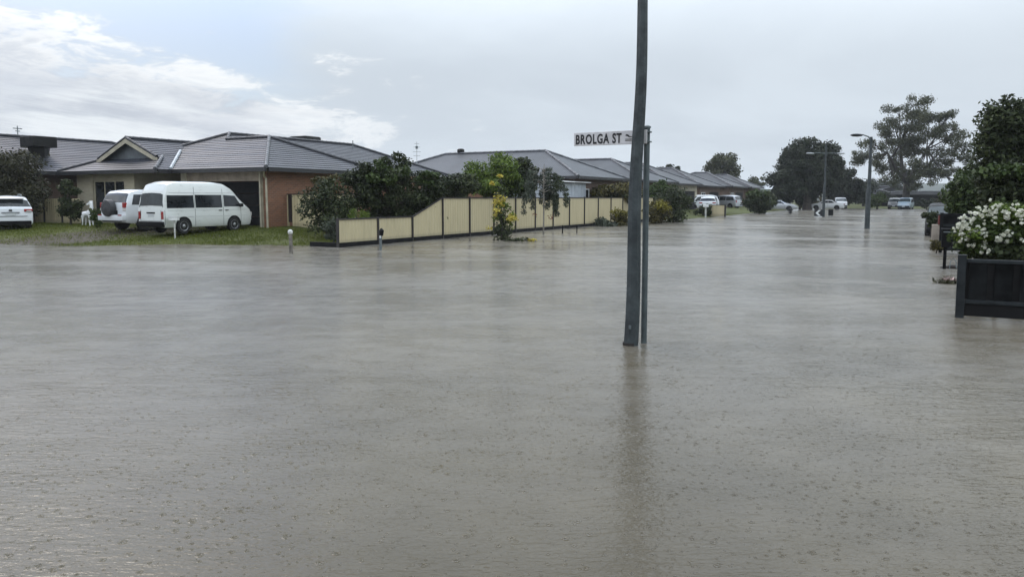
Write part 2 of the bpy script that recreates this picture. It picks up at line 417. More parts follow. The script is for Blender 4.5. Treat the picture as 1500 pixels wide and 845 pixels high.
def make_water():
    me = bpy.data.meshes.new('water'); s = 1600
    me.from_pydata([(-s, -s, 0), (s, -s, 0), (s, s, 0), (-s, s, 0)], [], [(0, 1, 2, 3)])
    m, nt, b = nodes('muddy flood water'); co = objco(nt)
    n1 = noise(nt, co, .12, 4, .6); n0 = noise(nt, co, .9, 5, .6)
    f = math_(nt, 'ADD', math_(nt, 'MULTIPLY', n1, .7), math_(nt, 'MULTIPLY', n0, .3))
    nt.links.new(mixc(nt, mapr(nt, f, .35, .65), (.050, .039, .020), (.098, .080, .047)), b.inputs['Base Color'])
    b.inputs['IOR'].default_value = 1.333; b.inputs['Sheen Weight'].default_value = .33; b.inputs['Sheen Roughness'].default_value = .3; b.inputs['Sheen Tint'].default_value = (1, .975, .93, 1)
    # wind ripples, elongated across the street, in gusts
    gust = mapr(nt, noise(nt, vscale(nt, co, (.10, .22, 1)), 1.0, 3), .3, .7, .35, 1.25)
    # unresolved far ripples act as roughness instead of bump
    ln = nn(nt, 'ShaderNodeVectorMath', operation='LENGTH'); nt.links.new(co, ln.inputs[0]); dist = ln.outputs['Value']
    lod = mapr(nt, dist, 6.0, 40.0, 1.0, .22)
    ro = mapr(nt, noise(nt, vscale(nt, co, (.10, .26, 1)), 1.0, 5, .6), .40, .60, .03, .17)
    nt.links.new(math_(nt, 'ADD', ro, mapr(nt, dist, 8.0, 32.0, 0.0, .08)), b.inputs['Roughness'])
    # the wind drives the ripples down the street, so their crests lie across it
    cs = sep(nt, co); WD = YAW
    wl = math_(nt, 'ADD', math_(nt, 'MULTIPLY', cs[0], math.cos(WD)), math_(nt, 'MULTIPLY', cs[1], math.sin(WD)))
    wf = math_(nt, 'ADD', math_(nt, 'MULTIPLY', cs[0], -math.sin(WD)), math_(nt, 'MULTIPLY', cs[1], math.cos(WD)))
    def wco(a, b_): return vec(nt, math_(nt, 'MULTIPLY', wl, a), math_(nt, 'MULTIPLY', wf, b_), 0.0)
    # rain beats the surface unevenly: bands of splash between smoother water
    sp = math_(nt, 'ADD', math_(nt, 'MULTIPLY', noise(nt, wco(.20, .42), 1.0, 5, .62), .5), math_(nt, 'MULTIPLY', noise(nt, wco(1.6, 3.4), 1.0, 6, .72), .5))
    nt.links.new(mapr(nt, sp, .40, .60, .14, .40), b.inputs['Sheen Weight'])
    r1 = noise(nt, wco(.5, 1.6), 1.6, 3, .5, .4)
    r2 = noise(nt, wco(.42, 1.25), 8.0, 3, .6, .3)
    r3 = noise(nt, wco(.5, 1.15), 23.0, 3, .65)
    h = math_(nt, 'ADD', math_(nt, 'MULTIPLY', r1, .010), math_(nt, 'MULTIPLY', math_(nt, 'MULTIPLY', r2, .0105), gust))
    h = math_(nt, 'ADD', h, math_(nt, 'MULTIPLY', r3, .0075))
    # rain drops: little rings
    def rings(sc, rad, amp, prob):
        vo = nn(nt, 'ShaderNodeTexVoronoi', voronoi_dimensions='2D', feature='F1'); vo.inputs['Scale'].default_value = sc
        wob = nn(nt, 'ShaderNodeVectorMath', operation='ADD'); nt.links.new(co, wob.inputs[0]); nt.links.new(vec(nt, math_(nt, 'MULTIPLY', r2, .03), math_(nt, 'MULTIPLY', r3, .015), 0.0), wob.inputs[1]); nt.links.new(wob.outputs[0], vo.inputs['Vector'])
        rc = sep(nt, vo.outputs['Color'])
        dm = math_(nt, 'DIVIDE', vo.outputs['Distance'], sc)     # metres
        rad2 = math_(nt, 'MULTIPLY_ADD', rc[1], rad, rad * .35)
        q = math_(nt, 'DIVIDE', dm, rad2)
        env = mapr(nt, q, 1.0, .15)
        w = math_(nt, 'COSINE', math_(nt, 'MULTIPLY', q, 6.5))
        on = math_(nt, 'LESS_THAN', rc[0], prob)
        return math_(nt, 'MULTIPLY', math_(nt, 'MULTIPLY', math_(nt, 'MULTIPLY', w, env), on), amp)
    h = math_(nt, 'ADD', h, rings(3.1, .060, -.0022, .35))
    h = math_(nt, 'ADD', h, rings(8.3, .028, -.0040, .45))
    h = math_(nt, 'ADD', h, rings(15.0, .015, -.0026, .5))
    bump(nt, b, math_(nt, 'MULTIPLY', h, lod), 1.0)
    me.materials.append(m)
    tag(link('water', me), kind='structure')
make_water()

def make_grass():
    rg = np.random.default_rng(5); n = 90000
    X = rg.uniform(-46, -18.5, n); Y = rg.uniform(15.5, 26, n)
    n2 = 8000; X = np.concatenate([X, rg.uniform(-25, -17.5, n2)]); Y = np.concatenate([Y, rg.uniform(70, 84, n2)])
    Z = ground_np(X, Y)
    patch = np.sin(X * 1.3 + .7 * Y) * np.sin(.8 * Y - X * .4) + rg.normal(size=len(X)) * .5
    track = np.exp(-((X + 31.6) / 1.7) ** 2)
    ok = (Z > -.03) & (rg.random(len(X)) > track * .85) & (patch > -.55) & ~((X < -19.4) & (X > -27.3) & (Y > 27.2) & (Y < 60))
    X, Y, Z = X[ok], Y[ok], Z[ok]; n = len(X)
    a = rg.uniform(0, 6.283, n); hgt = rg.uniform(.03, .10, n); w = .012 + .01 * rg.random(n)
    lx, ly = rg.normal(size=n) * .03, rg.normal(size=n) * .03
    P = np.stack([X, Y, Z - .01], 1); t = np.stack([np.cos(a) * w, np.sin(a) * w, 0 * a], 1); up = np.stack([lx, ly, hgt], 1)
    V = np.stack([P - t, P + t, P + up], 1).reshape(-1, 3)
    me = np_mesh('lawn_grass', V, 3); me.materials.append(MT['l_grass'])
    tag(link('lawn_grass', me), 'short wet green grass on the verge above the flood edge', 'grass', kind='stuff')
make_grass()

# hill and distant scrub
mb = MB()
def hill(cx, cy, w, d, h, nx=40, seed=3):
    rr = random.Random(seed); vs = []; fs = []
    prof = [math.exp(-((i / nx - .5) * 3.6) ** 2) * h + .7 * math.sin(i * .9) + .5 * rr.random() for i in range(nx + 1)]
    for j in range(9):
        for i in range(nx + 1):
            k = math.sin(math.pi * j / 8)
            vs.append((cx + (i / nx - .5) * w, cy + (j / 8 - .5) * d, -1 + (prof[i] + 1) * k))
    for j in range(8):
        for i in range(nx): a = j * (nx + 1) + i; fs.append((a, a + 1, a + nx + 2, a + nx + 1))
    mb.add(vs, fs)
hp = onD(1395, 280, 800)
hill(hp.x, hp.y, 330, 160, 15)
hp2 = onD(1150, 285, 900); hill(hp2.x, hp2.y, 600, 160, 9, seed=8)
tag(mb.build('hills', pm('hill scrub', (.06, .075, .06), .9, .3, .02), smooth=60), kind='structure')

# ------------------------------------------------------------------ roofs
PITCH = math.tan(R(23))
def clip_z(poly, z, keep_above):
    out = []
    for i in range(len(poly)):
        a, b = poly[i], poly[(i + 1) % len(poly)]
        ia = (a.z >= z) == keep_above or abs(a.z - z) < 1e-9; ib = (b.z >= z) == keep_above or abs(b.z - z) < 1e-9
        if ia: out.append(a)
        if ia != ib:
            t = (z - a.z) / (b.z - a.z); out.append(a.lerp(b, t))
    return out
def tile_plane(mb, poly, step=True, course=.3, lift=.019):
    """a roof slope as courses of tiles, each course lapping over the one below"""
    poly = [Vector(p) for p in poly]
    n = Vector((0, 0, 0))
    for i in range(len(poly)): n += (poly[i] - poly[0]).cross(poly[(i + 1) % len(poly)] - poly[0])
    n.normalize()
    if n.z < 0: n = -n; poly = poly[::-1]
    upd = Vector((0, 0, 1)) - n * n.z; upd.normalize(); hor = upd.cross(n).normalized()
    z0 = min(p.z for p in poly); z1 = max(p.z for p in poly)
    if not step:
        mb.add(poly, [tuple(range(len(poly)))], [[(p.dot(hor), (p.z - z0) / upd.z) for p in poly]]); return
    dz = course * upd.z; k = 0
    while z0 + k * dz < z1 - 1e-4:
        a, b = z0 + k * dz, min(z0 + (k + 1) * dz, z1)
        st = clip_z(clip_z(poly, a, True), b, False)
        if len(st) >= 3:
            vs = [p + n * (lift * (1 - (p.z - a) / dz) + .004) for p in st]
            uv = [(p.dot(hor) + (k % 2) * .165, (p.z - z0) / upd.z) for p in st]
            mb.add(vs, [tuple(range(len(vs)))], [uv])
            low = sorted([i for i in range(len(st)) if abs(st[i].z - a) < 1e-5], key=lambda i: st[i].dot(hor))
            if len(low) >= 2:
                i, j = low[0], low[-1]
                mb.add([vs[i], vs[j], st[j] - n * .004, st[i] - n * .004], [(0, 1, 2, 3)], [[(st[q].dot(hor), (a - z0) / upd.z) for q in (i, j, j, i)]])
        k += 1
def caps(mb, a, b, r=.09, seg=.42):
    a = Vector(a); b = Vector(b); n = max(1, round((b - a).length / seg)); d = (b - a) / n
    for i in range(n):
        p = a + d * i
        mb.tube([p - d * .06, p + d * 1.02], [r * 1.08, r * .92], 8)
def hip_rect(u0, u1, v0, v1, z, axis, e0='hip', e1='hip', pitch=PITCH):
    """slopes of a hip roof over Y in u0..u1, v=-X in v0..v1; returns (polys, ridge/hip lines)"""
    P = lambda u, v, zz: Vector((-v, u, zz))
    polys = []; lines = []
    if axis == 'v':
        h = (u1 - u0) / 2; um = (u0 + u1) / 2; zr = z + h * pitch
        a = v0 + (h if e0 == 'hip' else 0); b = v1 - (h if e1 == 'hip' else 0)
        polys.append([P(u0, v0, z), P(u0, v1, z), P(um, b, zr), P(um, a, zr)])
        polys.append([P(u1, v1, z), P(u1, v0, z), P(um, a, zr), P(um, b, zr)])
        if e0 == 'hip': polys.append([P(u0, v0, z), P(um, a, zr), P(u1, v0, z)]); lines += [(P(u0, v0, z), P(um, a, zr)), (P(u1, v0, z), P(um, a, zr))]
        if e1 == 'hip': polys.append([P(u0, v1, z), P(um, b, zr), P(u1, v1, z)]); lines += [(P(u0, v1, z), P(um, b, zr)), (P(u1, v1, z), P(um, b, zr))]
        lines.append((P(um, a, zr), P(um, b, zr)))
    else:
        h = (v1 - v0) / 2; vm = (v0 + v1) / 2; zr = z + h * pitch
        a = u0 + (h if e0 == 'hip' else 0); b = u1 - (h if e1 == 'hip' else 0)
        polys.append([P(u0, v0, z), P(u1, v0, z), P(b, vm, zr), P(a, vm, zr)])
        polys.append([P(u0, v1, z), P(u1, v1, z), P(b, vm, zr), P(a, vm, zr)])
        if e0 == 'hip': polys.append([P(u0, v0, z), P(a, vm, zr), P(u0, v1, z)]); lines += [(P(u0, v0, z), P(a, vm, zr)), (P(u0, v1, z), P(a, vm, zr))]
        if e1 == 'hip': polys.append([P(u1, v0, z), P(b, vm, zr), P(u1, v1, z)]); lines += [(P(u1, v0, z), P(b, vm, zr)), (P(u1, v1, z), P(b, vm, zr))]
        lines.append((P(a, vm, zr), P(b, vm, zr)))
    return polys, lines
def gutter_run(mb, a, b, out, w=.12, h=.2):
    """gutter and fascia along an eave from a to b (2D v,u corners already world XY), out = outward unit"""
    a = Vector(a); b = Vector(b); o = Vector(out)
    lo = Vector([min(a[i], b[i]) for i in range(3)]); hi = Vector([max(a[i], b[i]) for i in range(3)])
    c = (lo + hi) / 2 + o * (w / 2 - .03); d = hi - lo
    dd = Vector((abs(o.x) * w + d.x + .0, abs(o.y) * w + d.y, h))
    mb.box((c.x, c.y, c.z - h / 2 + .02), dd)
def wall_window(t, org, face, a0, a1, z0, z1, at, out, mullions=1, frame='white', glass='glass'):
    """window on a wall; face 'X' (wall plane X=at) or 'Y' (plane Y=at); out=+1/-1 outward"""
    P = lambda a, z, o: (at + out * o, a, z) if face == 'X' else (a, at + out * o, z)
    fr = MB(); w = .06
    for (p, q) in (((a0, z0), (a0 + w, z1)), ((a1 - w, z0), (a1, z1)), ((a0 + w, z0), (a1 - w, z0 + w)), ((a0 + w, z1 - w), (a1 - w, z1))):
        fr.span(P(p[0], p[1], .002), P(q[0], q[1], .06))
    for k in range(1, mullions + 1):
        m = a0 + (a1 - a0) * k / (mullions + 1); fr.span(P(m - w / 2, z0 + w, .002), P(m + w / 2, z1 - w, .055))
    f = fr.build('window', MT[frame], t, org)
    g = MB(); g.span(P(a0 + w * .5, z0 + w * .5, -.02), P(a1 - w * .5, z1 - w * .5, .03)); g.build('pane', MT[glass], f, org)

# ------------------------------------------------------------------ the corner house
def corner_house():
    g0 = .42; EZ = 3.22
    org = Vector((-33.5, 29, g0))
    t = thing('brick_house', 'brick corner house with dark tiled roof and open garage behind the white van', 'house', org)
    # walls (the body, its garage wing and the projecting front room)
    w = MB()
    w.span((-27.3, 29.0, g0 - .3), (-27.55, 45.4, EZ - .1))                    # side wall facing the street
    w.span((-27.55, 45.15, g0 - .3), (-40.0, 45.4, EZ - .1)); w.span((-39.75, 26.2, g0 - .3), (-40.0, 45.15, EZ - .1))
    w.span((-27.3, 25.55, g0 - .3), (-27.55, 29.0, EZ - .1))
    w.build('wall', MT['brick'], t, org)
    # garage front: pier, lintel, recessed door
    xr = -27.56; xa = onY(380, 300, 25.5).x; xl = -32.9
    for a, b in ((xr, xa), (xl, xl - .45)): pr = MB(); pr.span((a, 25.5, g0 - .3), (b, 25.85, EZ - .12)); pr.build('pier', MT['cream'], t, org)
    lt = MB(); lt.span((xa, 25.52, 2.62), (xl, 25.83, EZ - .12)); lt.build('lintel', MT['beam'], t, org)
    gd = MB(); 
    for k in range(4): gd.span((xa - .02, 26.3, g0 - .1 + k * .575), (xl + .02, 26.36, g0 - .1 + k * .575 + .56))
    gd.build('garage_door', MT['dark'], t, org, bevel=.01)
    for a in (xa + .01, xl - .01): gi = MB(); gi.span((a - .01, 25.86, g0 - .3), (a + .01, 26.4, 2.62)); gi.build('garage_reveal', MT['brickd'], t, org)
    # porch recess with dark back wall
    pw = MB(); pw.span((-33.35, 27.4, g0 - .3), (-35.2, 27.6, EZ - .1)); pw.build('porch_wall', MT['brickd'], t, org)
    fd = MB(); fd.span((-33.7, 27.33, g0), (-34.6, 27.40, g0 + 2.1)); fd.build('front_door', MT['dark'], t, org, bevel=.01)
    # front room: piers and tall windows between them
    P = [onY(px, 300, 24.6).x for px in (198, 183, 137, 122)]
    for a, b in ((P[0], P[1]), (P[2], P[3])):
        q = MB(); q.span((a, 24.6, g0 - .3), (b, 24.95, EZ - .12)); q.build('pillar', MT['brickc'], t, org)
    sp = MB(); sp.span((P[1], 24.68, 2.72), (P[2], 24.92, EZ - .12)); sp.span((P[1], 24.68, g0 - .3), (P[2], 24.92, g0 + .15)); sp.span((P[3], 24.64, g0 - .3), (-40.8, 24.92, EZ - .12))
    sp.span((P[0], 24.95, g0 - .3), (P[0] - .25, 27.4, EZ - .1)); sp.span((-40.8, 24.9, g0 - .3), (-40.55, 33, EZ - .1))
    sp.build('front_wall', MT['brickc'], t, org)
    wall_window(t, org, 'Y', P[2], P[1], g0 + .15, 2.72, 24.75, -1, mullions=2, frame='cream', glass='glass')
    # roof
    U = .0
    rf = MB(); lines = []
    pm_, l1 = hip_rect(25.03, 46, 30, 40.5, EZ, 'u'); 
    for p in pm_: tile_plane(rf, p)
    pg, l2 = hip_rect(25.0, 33.5, 26.75, 34.3, EZ, 'v', 'hip', 'open')
    for p in pg: tile_plane(rf, p)
    # front room roof with the gablet
    v0, v1, u0 = 33.4, 41.6, 24.1; vm = (v0 + v1) / 2; h = (v1 - v0) / 2; zr = EZ + h * PITCH
    zg = 3.92; s = (zg - EZ) / PITCH; q = lambda u, v, z: Vector((-v, u, z))
    ug = u0 + s
    tile_plane(rf, [q(u0, v0, EZ), q(u0, v1, EZ), q(ug, v1 - s, zg), q(ug, v0 + s, zg)])
    ub = ug - .35
    for sg, ve in ((1, v0), (-1, v1)):
        tile_plane(rf, [q(u0, ve, EZ), q(ug, ve + sg * s, zg), q(ub, ve + sg * s, zg), q(ub, vm, zr), q(36, vm, zr), q(36, ve, EZ)])
    roof = rf.build('roof', MT['roof'], t, org)
    gb = MB(); gb.add([q(ug - .05, v0 + s, zg - .02), q(ug - .05, v1 - s, zg - .02), q(ug - .05, vm, zr - .02)], [(0, 1, 2)]); gb.build('gablet_panel', pm('blue grey gablet board', (.10, .115, .125), .6, .2, 2), roof, org)
    bb = MB()
    for sg, ve in ((1, v0 + s), (-1, v1 - s)):
        a = q(ub - .02, ve - sg * .12, zg - .05); b = q(ub - .02, vm, zr - .01); dn = Vector((0, 0, -.24))
        o = Vector((0, -.03, 0))
        bb.add([a, b, b + dn, a + dn, a + o, b + o, b + dn + o, a + dn + o], [(0, 1, 2, 3), (4, 5, 6, 7), (0, 1, 5, 4), (2, 3, 7, 6), (0, 3, 7, 4), (1, 2, 6, 5)])
    bb.build('barge_board', MT['cream'], roof, org)
    cp = MB(); cl = MB()
    up = Vector((0, 0, .05))
    l1[0] = (l1[0][0].lerp(l1[0][1], (5.0 - EZ) / (l1[0][1].z - EZ)), l1[0][1])
    for a, b in l1 + l2[2:]: caps(cp, a + up, b + up)
    caps(cp, q(ub, vm, zr) + up, q(31, vm, zr) + up)
    for sg, ve in ((1, v0 + s), (-1, v1 - s)): caps(cp, q(ub, ve, zg) + up, q(ub, vm, zr) + up, .08)
    caps(cl, q(25.0, 26.75, EZ) + up, q(29.25, 31.0, EZ + 4.25 * PITCH) + up); caps(cp, l2[1][0] + up, l2[1][1] + up)
    cm = MB(); caps(cm, q(u0, v0, EZ) + up, q(ug, v0 + s, zg) + up); cm.build('hip_cap', MT['cap'], roof, org, smooth=50); caps(cp, q(u0, v1, EZ) + up, q(ug, v1 - s, zg) + up)
    cp.build('ridge_cap', MT['capd'], roof, org, smooth=50); cl.build('hip_cap', MT['cap'], roof, org, smooth=50)
    # valley flashing between the front room and the main slope
    va = q(24.98, 33.42, EZ + .06); vb = q(24.98 + 2.6, 33.42 + 2.6, EZ + 2.6 * PITCH + .06)
    fl = MB(); fl.tube([va, vb], .085, 6); fl.build('valley_flashing', MT['flash'], roof, org)
    # gutters, fascia, soffit
    gt = MB()
    gutter_run(gt, (-26.75, 25, EZ), (-33.4, 25, EZ), (0, -1, 0)); gutter_run(gt, (-33.3, 24.1, EZ), (-41.6, 24.1, EZ), (0, -1, 0))
    gutter_run(gt, (-26.75, 25.1, EZ), (-26.75, 33.5, EZ), (1, 0, 0)); gutter_run(gt, (-30, 33.5, EZ), (-30, 46, EZ), (1, 0, 0))
    gutter_run(gt, (-33.4, 24.2, EZ), (-33.4, 24.9, EZ), (1, 0, 0))
    gt.build('gutter', MT['fascia'], roof, org)
    so = MB(); so.span((-26.8, 25.05, EZ - .13), (-33.35, 26.5, EZ - .10)); so.span((-33.35, 24.15, EZ - .13), (-41.5, 27.4, EZ - .10)); so.span((-26.8, 26.5, EZ - .13), (-27.6, 33.4, EZ - .10))
    so.build('soffit', MT['cream'], t, org)
    dp = MB(); dp.tube([(-27.0, 25.08, EZ - .15), (-27.2, 25.3, EZ - .4), (-27.2, 25.4, EZ - .5), (-27.2, 25.42, g0 - .2)], .05, 8); dp.tube([(-27.62, 25.42, EZ - .2), (-27.62, 25.42, g0 - .2)], .045, 8)
    dp.build('downpipe', MT['cream'], t, org, smooth=50)
    # low rooftop cooler and aerial stub
    c = onX(447, 202, -36.4)
    ck = MB(); ck.box((c.x, c.y, c.z - .3), (1.5, 1.5, .75)); ck.build('rooftop_cooler', MT['cooler'], roof, org, bevel=.14, smooth=40)
    a = onD(517, 218, 53); ae = MB(); ae.tube([(a.x, a.y, a.z - .9), (a.x, a.y, a.z + .55)], .03, 6); ae.tube([(a.x - .15, a.y, a.z + .35), (a.x + .15, a.y, a.z + .35)], .015, 6); ae.build('roof_vent_pipe', MT['galv'], roof, org)
corner_house()

def neighbour_house():
    g0 = .42; EZ = 3.25; org = Vector((-47.3, 25, g0))
    t = thing('tiled_house', 'neighbouring house with long dark tiled roof at the left edge', 'house', org)
    w = MB(); w.span((-42.85, 22.9, g0 - .3), (-51.7, 35.4, EZ - .08)); w.add([(-42.4, 22.92, EZ - .1), (-52.1, 22.92, EZ - .1), (-47.25, 22.92, EZ + 4.8 * PITCH)], [(0, 1, 2)]); w.build('wall', MT['brickd'], t, org)
    rf = MB(); ps, ls = hip_rect(22.4, 36, 42.2, 52.3, EZ, 'u', 'open', 'hip')
    for p in ps: tile_plane(rf, p)
    roof = rf.build('roof', MT['roof'], t, org)
    cp = MB(); up = Vector((0, 0, .05))
    for a, b in ls: caps(cp, a + up, b + up)
    cp.build('ridge_cap', MT['capd'], roof, org, smooth=50)
    gt = MB(); gutter_run(gt, (-42.2, 22.4, EZ), (-42.2, 36, EZ), (1, 0, 0)); gt.build('gutter', MT['fascia'], roof, org)
    wall_window(t, org, 'Y', -46, -44.2, g0 + .9, g0 + 2.1, 22.9, -1)
    # big evaporative cooler: tapering base and wider head
    c = onX(57, 217, -44.6); k = MB()
    k.box((c.x, c.y, c.z + .33), (1.35, 1.35, .62)); co = k.build('evaporative_cooler', MT['cooler'], roof, org, bevel=.06)
    k = MB(); k.lathe([(.45, -.95), (.62, .02)], 'Z', c, 4); k.build('cooler_duct', MT['cooler'], roof, org)
    a = onX(26, 196, -47.2); k = MB(); k.tube([(a.x, a.y, a.z - .6), (a.x, a.y, a.z + .45)], .03, 6); k.tube([(a.x, a.y - .25, a.z + .3), (a.x, a.y + .25, a.z + .3)], .03, 6); k.tube([(a.x, a.y - .12, a.z + .15), (a.x, a.y + .12, a.z + .15)], .03, 6); k.build('roof_aerial', MT['galv'], roof, org)
neighbour_house()

def far_house(label, u0, u1, v0, v1, ez, axis, roofm, wallm, pitch=PITCH, garage=True, win=True, name='tiled_house', g0=.35, over=.5, vent=None, gcol='dark'):
    org = Vector((-(v0 + v1) / 2, (u0 + u1) / 2, g0))
    t = thing(name, label, 'house', org)
    x0 = -(v0 + over); x1 = -(v1 - over); y0 = u0 + over; y1 = u1 - over
    w = MB(); w.span((x0, y0, g0 - .4), (x1, y1, ez - .1)); w.build('wall', MT[wallm], t, org)
    rf = MB(); ps, ls = hip_rect(u0, u1, v0, v1, ez, axis, pitch=pitch)
    for p in ps: tile_plane(rf, p, step=False)
    roof = rf.build('roof', MT[roofm], t, org)
    cp = MB(); up = Vector((0, 0, .03))
    for a, b in ls: caps(cp, a + up, b + up, .1, .5)
    cp.build('ridge_cap', MT['cap'], roof, org, smooth=50)
    gt = MB(); gutter_run(gt, (-v0, u0, ez), (-v0, u1, ez), (1, 0, 0)); gutter_run(gt, (-v0 - .02, u0, ez), (-v1, u0, ez), (0, -1, 0)); gt.build('gutter', MT['fascia'], roof, org)
    sf = MB(); sf.span((-v0 - .05, u0 + .05, ez - .09), (-v1 + .05, u1 - .05, ez - .06)); sf.build('soffit', MT['cream'], t, org)
    if garage:
        ym = y0 + (y1 - y0) * .68; d = MB()
        for k in range(4): d.span((x0 + .003, ym - 2.3, g0 + k * .55), (x0 + .05, ym + 2.3, g0 + k * .55 + .535))
        d.build('garage_door', MT[gcol], t, org)
    if win:
        wall_window(t, org, 'X', y0 + .7, y0 + 2.5, g0 + .8, g0 + 2.1, x0, 1)
        wall_window(t, org, 'Y', x0 - 3.2, x0 - 1.4, g0 + .9, g0 + 2.1, y0, -1)
    if vent:
        k = MB(); k.lathe([(.12, -.5), (.12, .1), (.3, .12), (.3, .42), (.18, .5)], 'Z', vent, 12); k.build('roof_ventilator', MT['cooler'], roof, org, smooth=40)
    return t
far_house('grey tiled house behind the cream fence, right of the thick dark bushes', 47.8, 57.8, 21.2, 40.5, 3.3, 'v', 'roof2', 'brickd', vent=onY(675, 227, 53.0), garage=False)
far_house('grey tiled house seen just left of the street name pole, beyond the pale shed', 62.8, 73, 21.6, 36, 3.3, 'v', 'roof2', 'brickd', garage=False)
far_house('grey roofed house with pale wall, right of the street name post', 76.5, 88, 23.2, 38, 3.3, 'v', 'roof3', 'cream')
far_house('slate roofed house with dark garage beside the small white cars', 93.5, 105, 24.6, 38, 3.3, 'v', 'roof3', 'brickd')
far_house('second slate roofed house from the far end of the left row', 108, 118, 24.2, 36, 3.4, 'v', 'roof3', 'brickd')
far_house('last slate roofed house of the left row, partly behind the round hedge', 121, 131, 24.2, 36, 3.4, 'v', 'roof3', 'brickd')

# pale shed behind the fence
def shed():
    c = onX(859, 280, -21.6); y = c.y - .1; org = Vector((-24, y - 2, .3))
    t = thing('garden_shed', 'pale grey metal shed standing behind the cream fence', 'shed', org)
    z = onX(859, 267, -21.6).z
    w = MB()
    n = 22; y0 = y - 4.2
    for k in range(n):       # ribbed sheet on the visible sides
        a = y0 + (y - y0) * k / n; b = y0 + (y - y0) * (k + 1) / n
        w.span((-21.6 - (.02 if k % 3 else 0), a + .001, .1), (-21.75, b - .001, z - .12))
    w.span((-21.76, y0 + .02, .1), (-26.2, y - .02, z - .14)); w.build('wall', MT['shed'], t, org)
    r = MB(); r.add([(-21.3, y0 - .3, z), (-21.3, y + .25, z), (-26.5, y + .25, z + .35), (-26.5, y0 - .3, z + .35), (-21.3, y0 - .3, z - .07), (-21.3, y + .25, z - .07), (-26.5, y + .25, z + .28), (-26.5, y0 - .3, z + .28)],
                    [(0, 1, 2, 3), (4, 5, 6, 7), (0, 1, 5, 4), (1, 2, 6, 5), (2, 3, 7, 6), (3, 0, 4, 7)]); r.build('roof', MT['white'], t, org)
shed()

# end-of-street buildings
def end_house():
    p0 = onY(1278, 283, 152); p1 = onY(1425, 283, 152); g0 = .2
    far_house('long low dark house across the far end of the street behind the gum tree', 152, 160, -p1.x, -p0.x, 2.35, 'v', 'roofd', 'dkwall', pitch=.13, g0=g0, garage=False)
    q0 = onY(1268, 283, 166); q1 = onY(1312, 283, 166)
    far_house('dark roofed house peeking over the round clipped shrub', 162, 172, -q1.x, -q0.x, 2.5, 'v', 'roofd', 'dkwall', pitch=.3, g0=g0, garage=False, win=False)
    r0 = onD(1213, 290, 165)
    org = Vector((r0.x, r0.y, .2)); t = thing('white_cottage', 'small white gabled cottage behind the far parked white vehicles', 'house', org)
    w = MB(); w.span(org + Vector((-2.2, -3, -.3)), org + Vector((2.6, 3, 2.5))); w.build('wall', MT['white'], t, org)
    w = MB(); P = [org + Vector(q) for q in ((-2.6, -3.4, 2.4), (3.0, -3.4, 2.4), (.2, -3.4, 3.9), (-2.6, 3.4, 2.4), (3.0, 3.4, 2.4), (.2, 3.4, 3.9))]
    w.add(P, [(0, 1, 2), (3, 5, 4), (0, 2, 5, 3), (1, 4, 5, 2), (0, 3, 4, 1)]); w.build('roof', MT['flash'], t, org)
    w = MB(); w.span(org + Vector((-1.2, -3.06, .9)), org + Vector((.2, -3.003, 2))); w.build('window', MT['glass'], t, org)
    # white garden arbour
    b = onD(1196, 300, 128); b.z = .1; t = thing('garden_arbour', 'white post and rail arbour beside the far bushes', 'arbour', b)
    for k, (x, y) in enumerate(((-.6, -.5), (.9, -.5), (-.6, .6), (.9, .6))): m = MB(); m.box((x, y, .9), (.12, .12, 2.2)); m.build('post', MT['white'], t)
    for z in (1.0, 2.05): m = MB(); m.box((.15, -.5, z), (1.9, .1, .1)); m.build('rail', MT['white'], t)
end_house()
# blue-grey house glimpsed behind the hedge trees
p = onD(1136, 277, 150)
t = thing('pale_house', 'pale house end glimpsed between the far trees', 'house', (p.x, p.y, .2))
m = MB(); m.box((0, 0, 1.5), (5, 5, 3.2)); m.build('wall', MT['blue'], t)
m = MB(); m.add([(-3, -3, 3.1), (3, -3, 3.1), (3, 3, 3.1), (-3, 3, 3.1), (-2, 0, 4.0), (2, 0, 4.0)], [(0, 1, 5, 4), (1, 2, 5), (2, 3, 4, 5), (3, 0, 4), (0, 3, 2, 1)]); m.build('roof', MT['flash'], t)

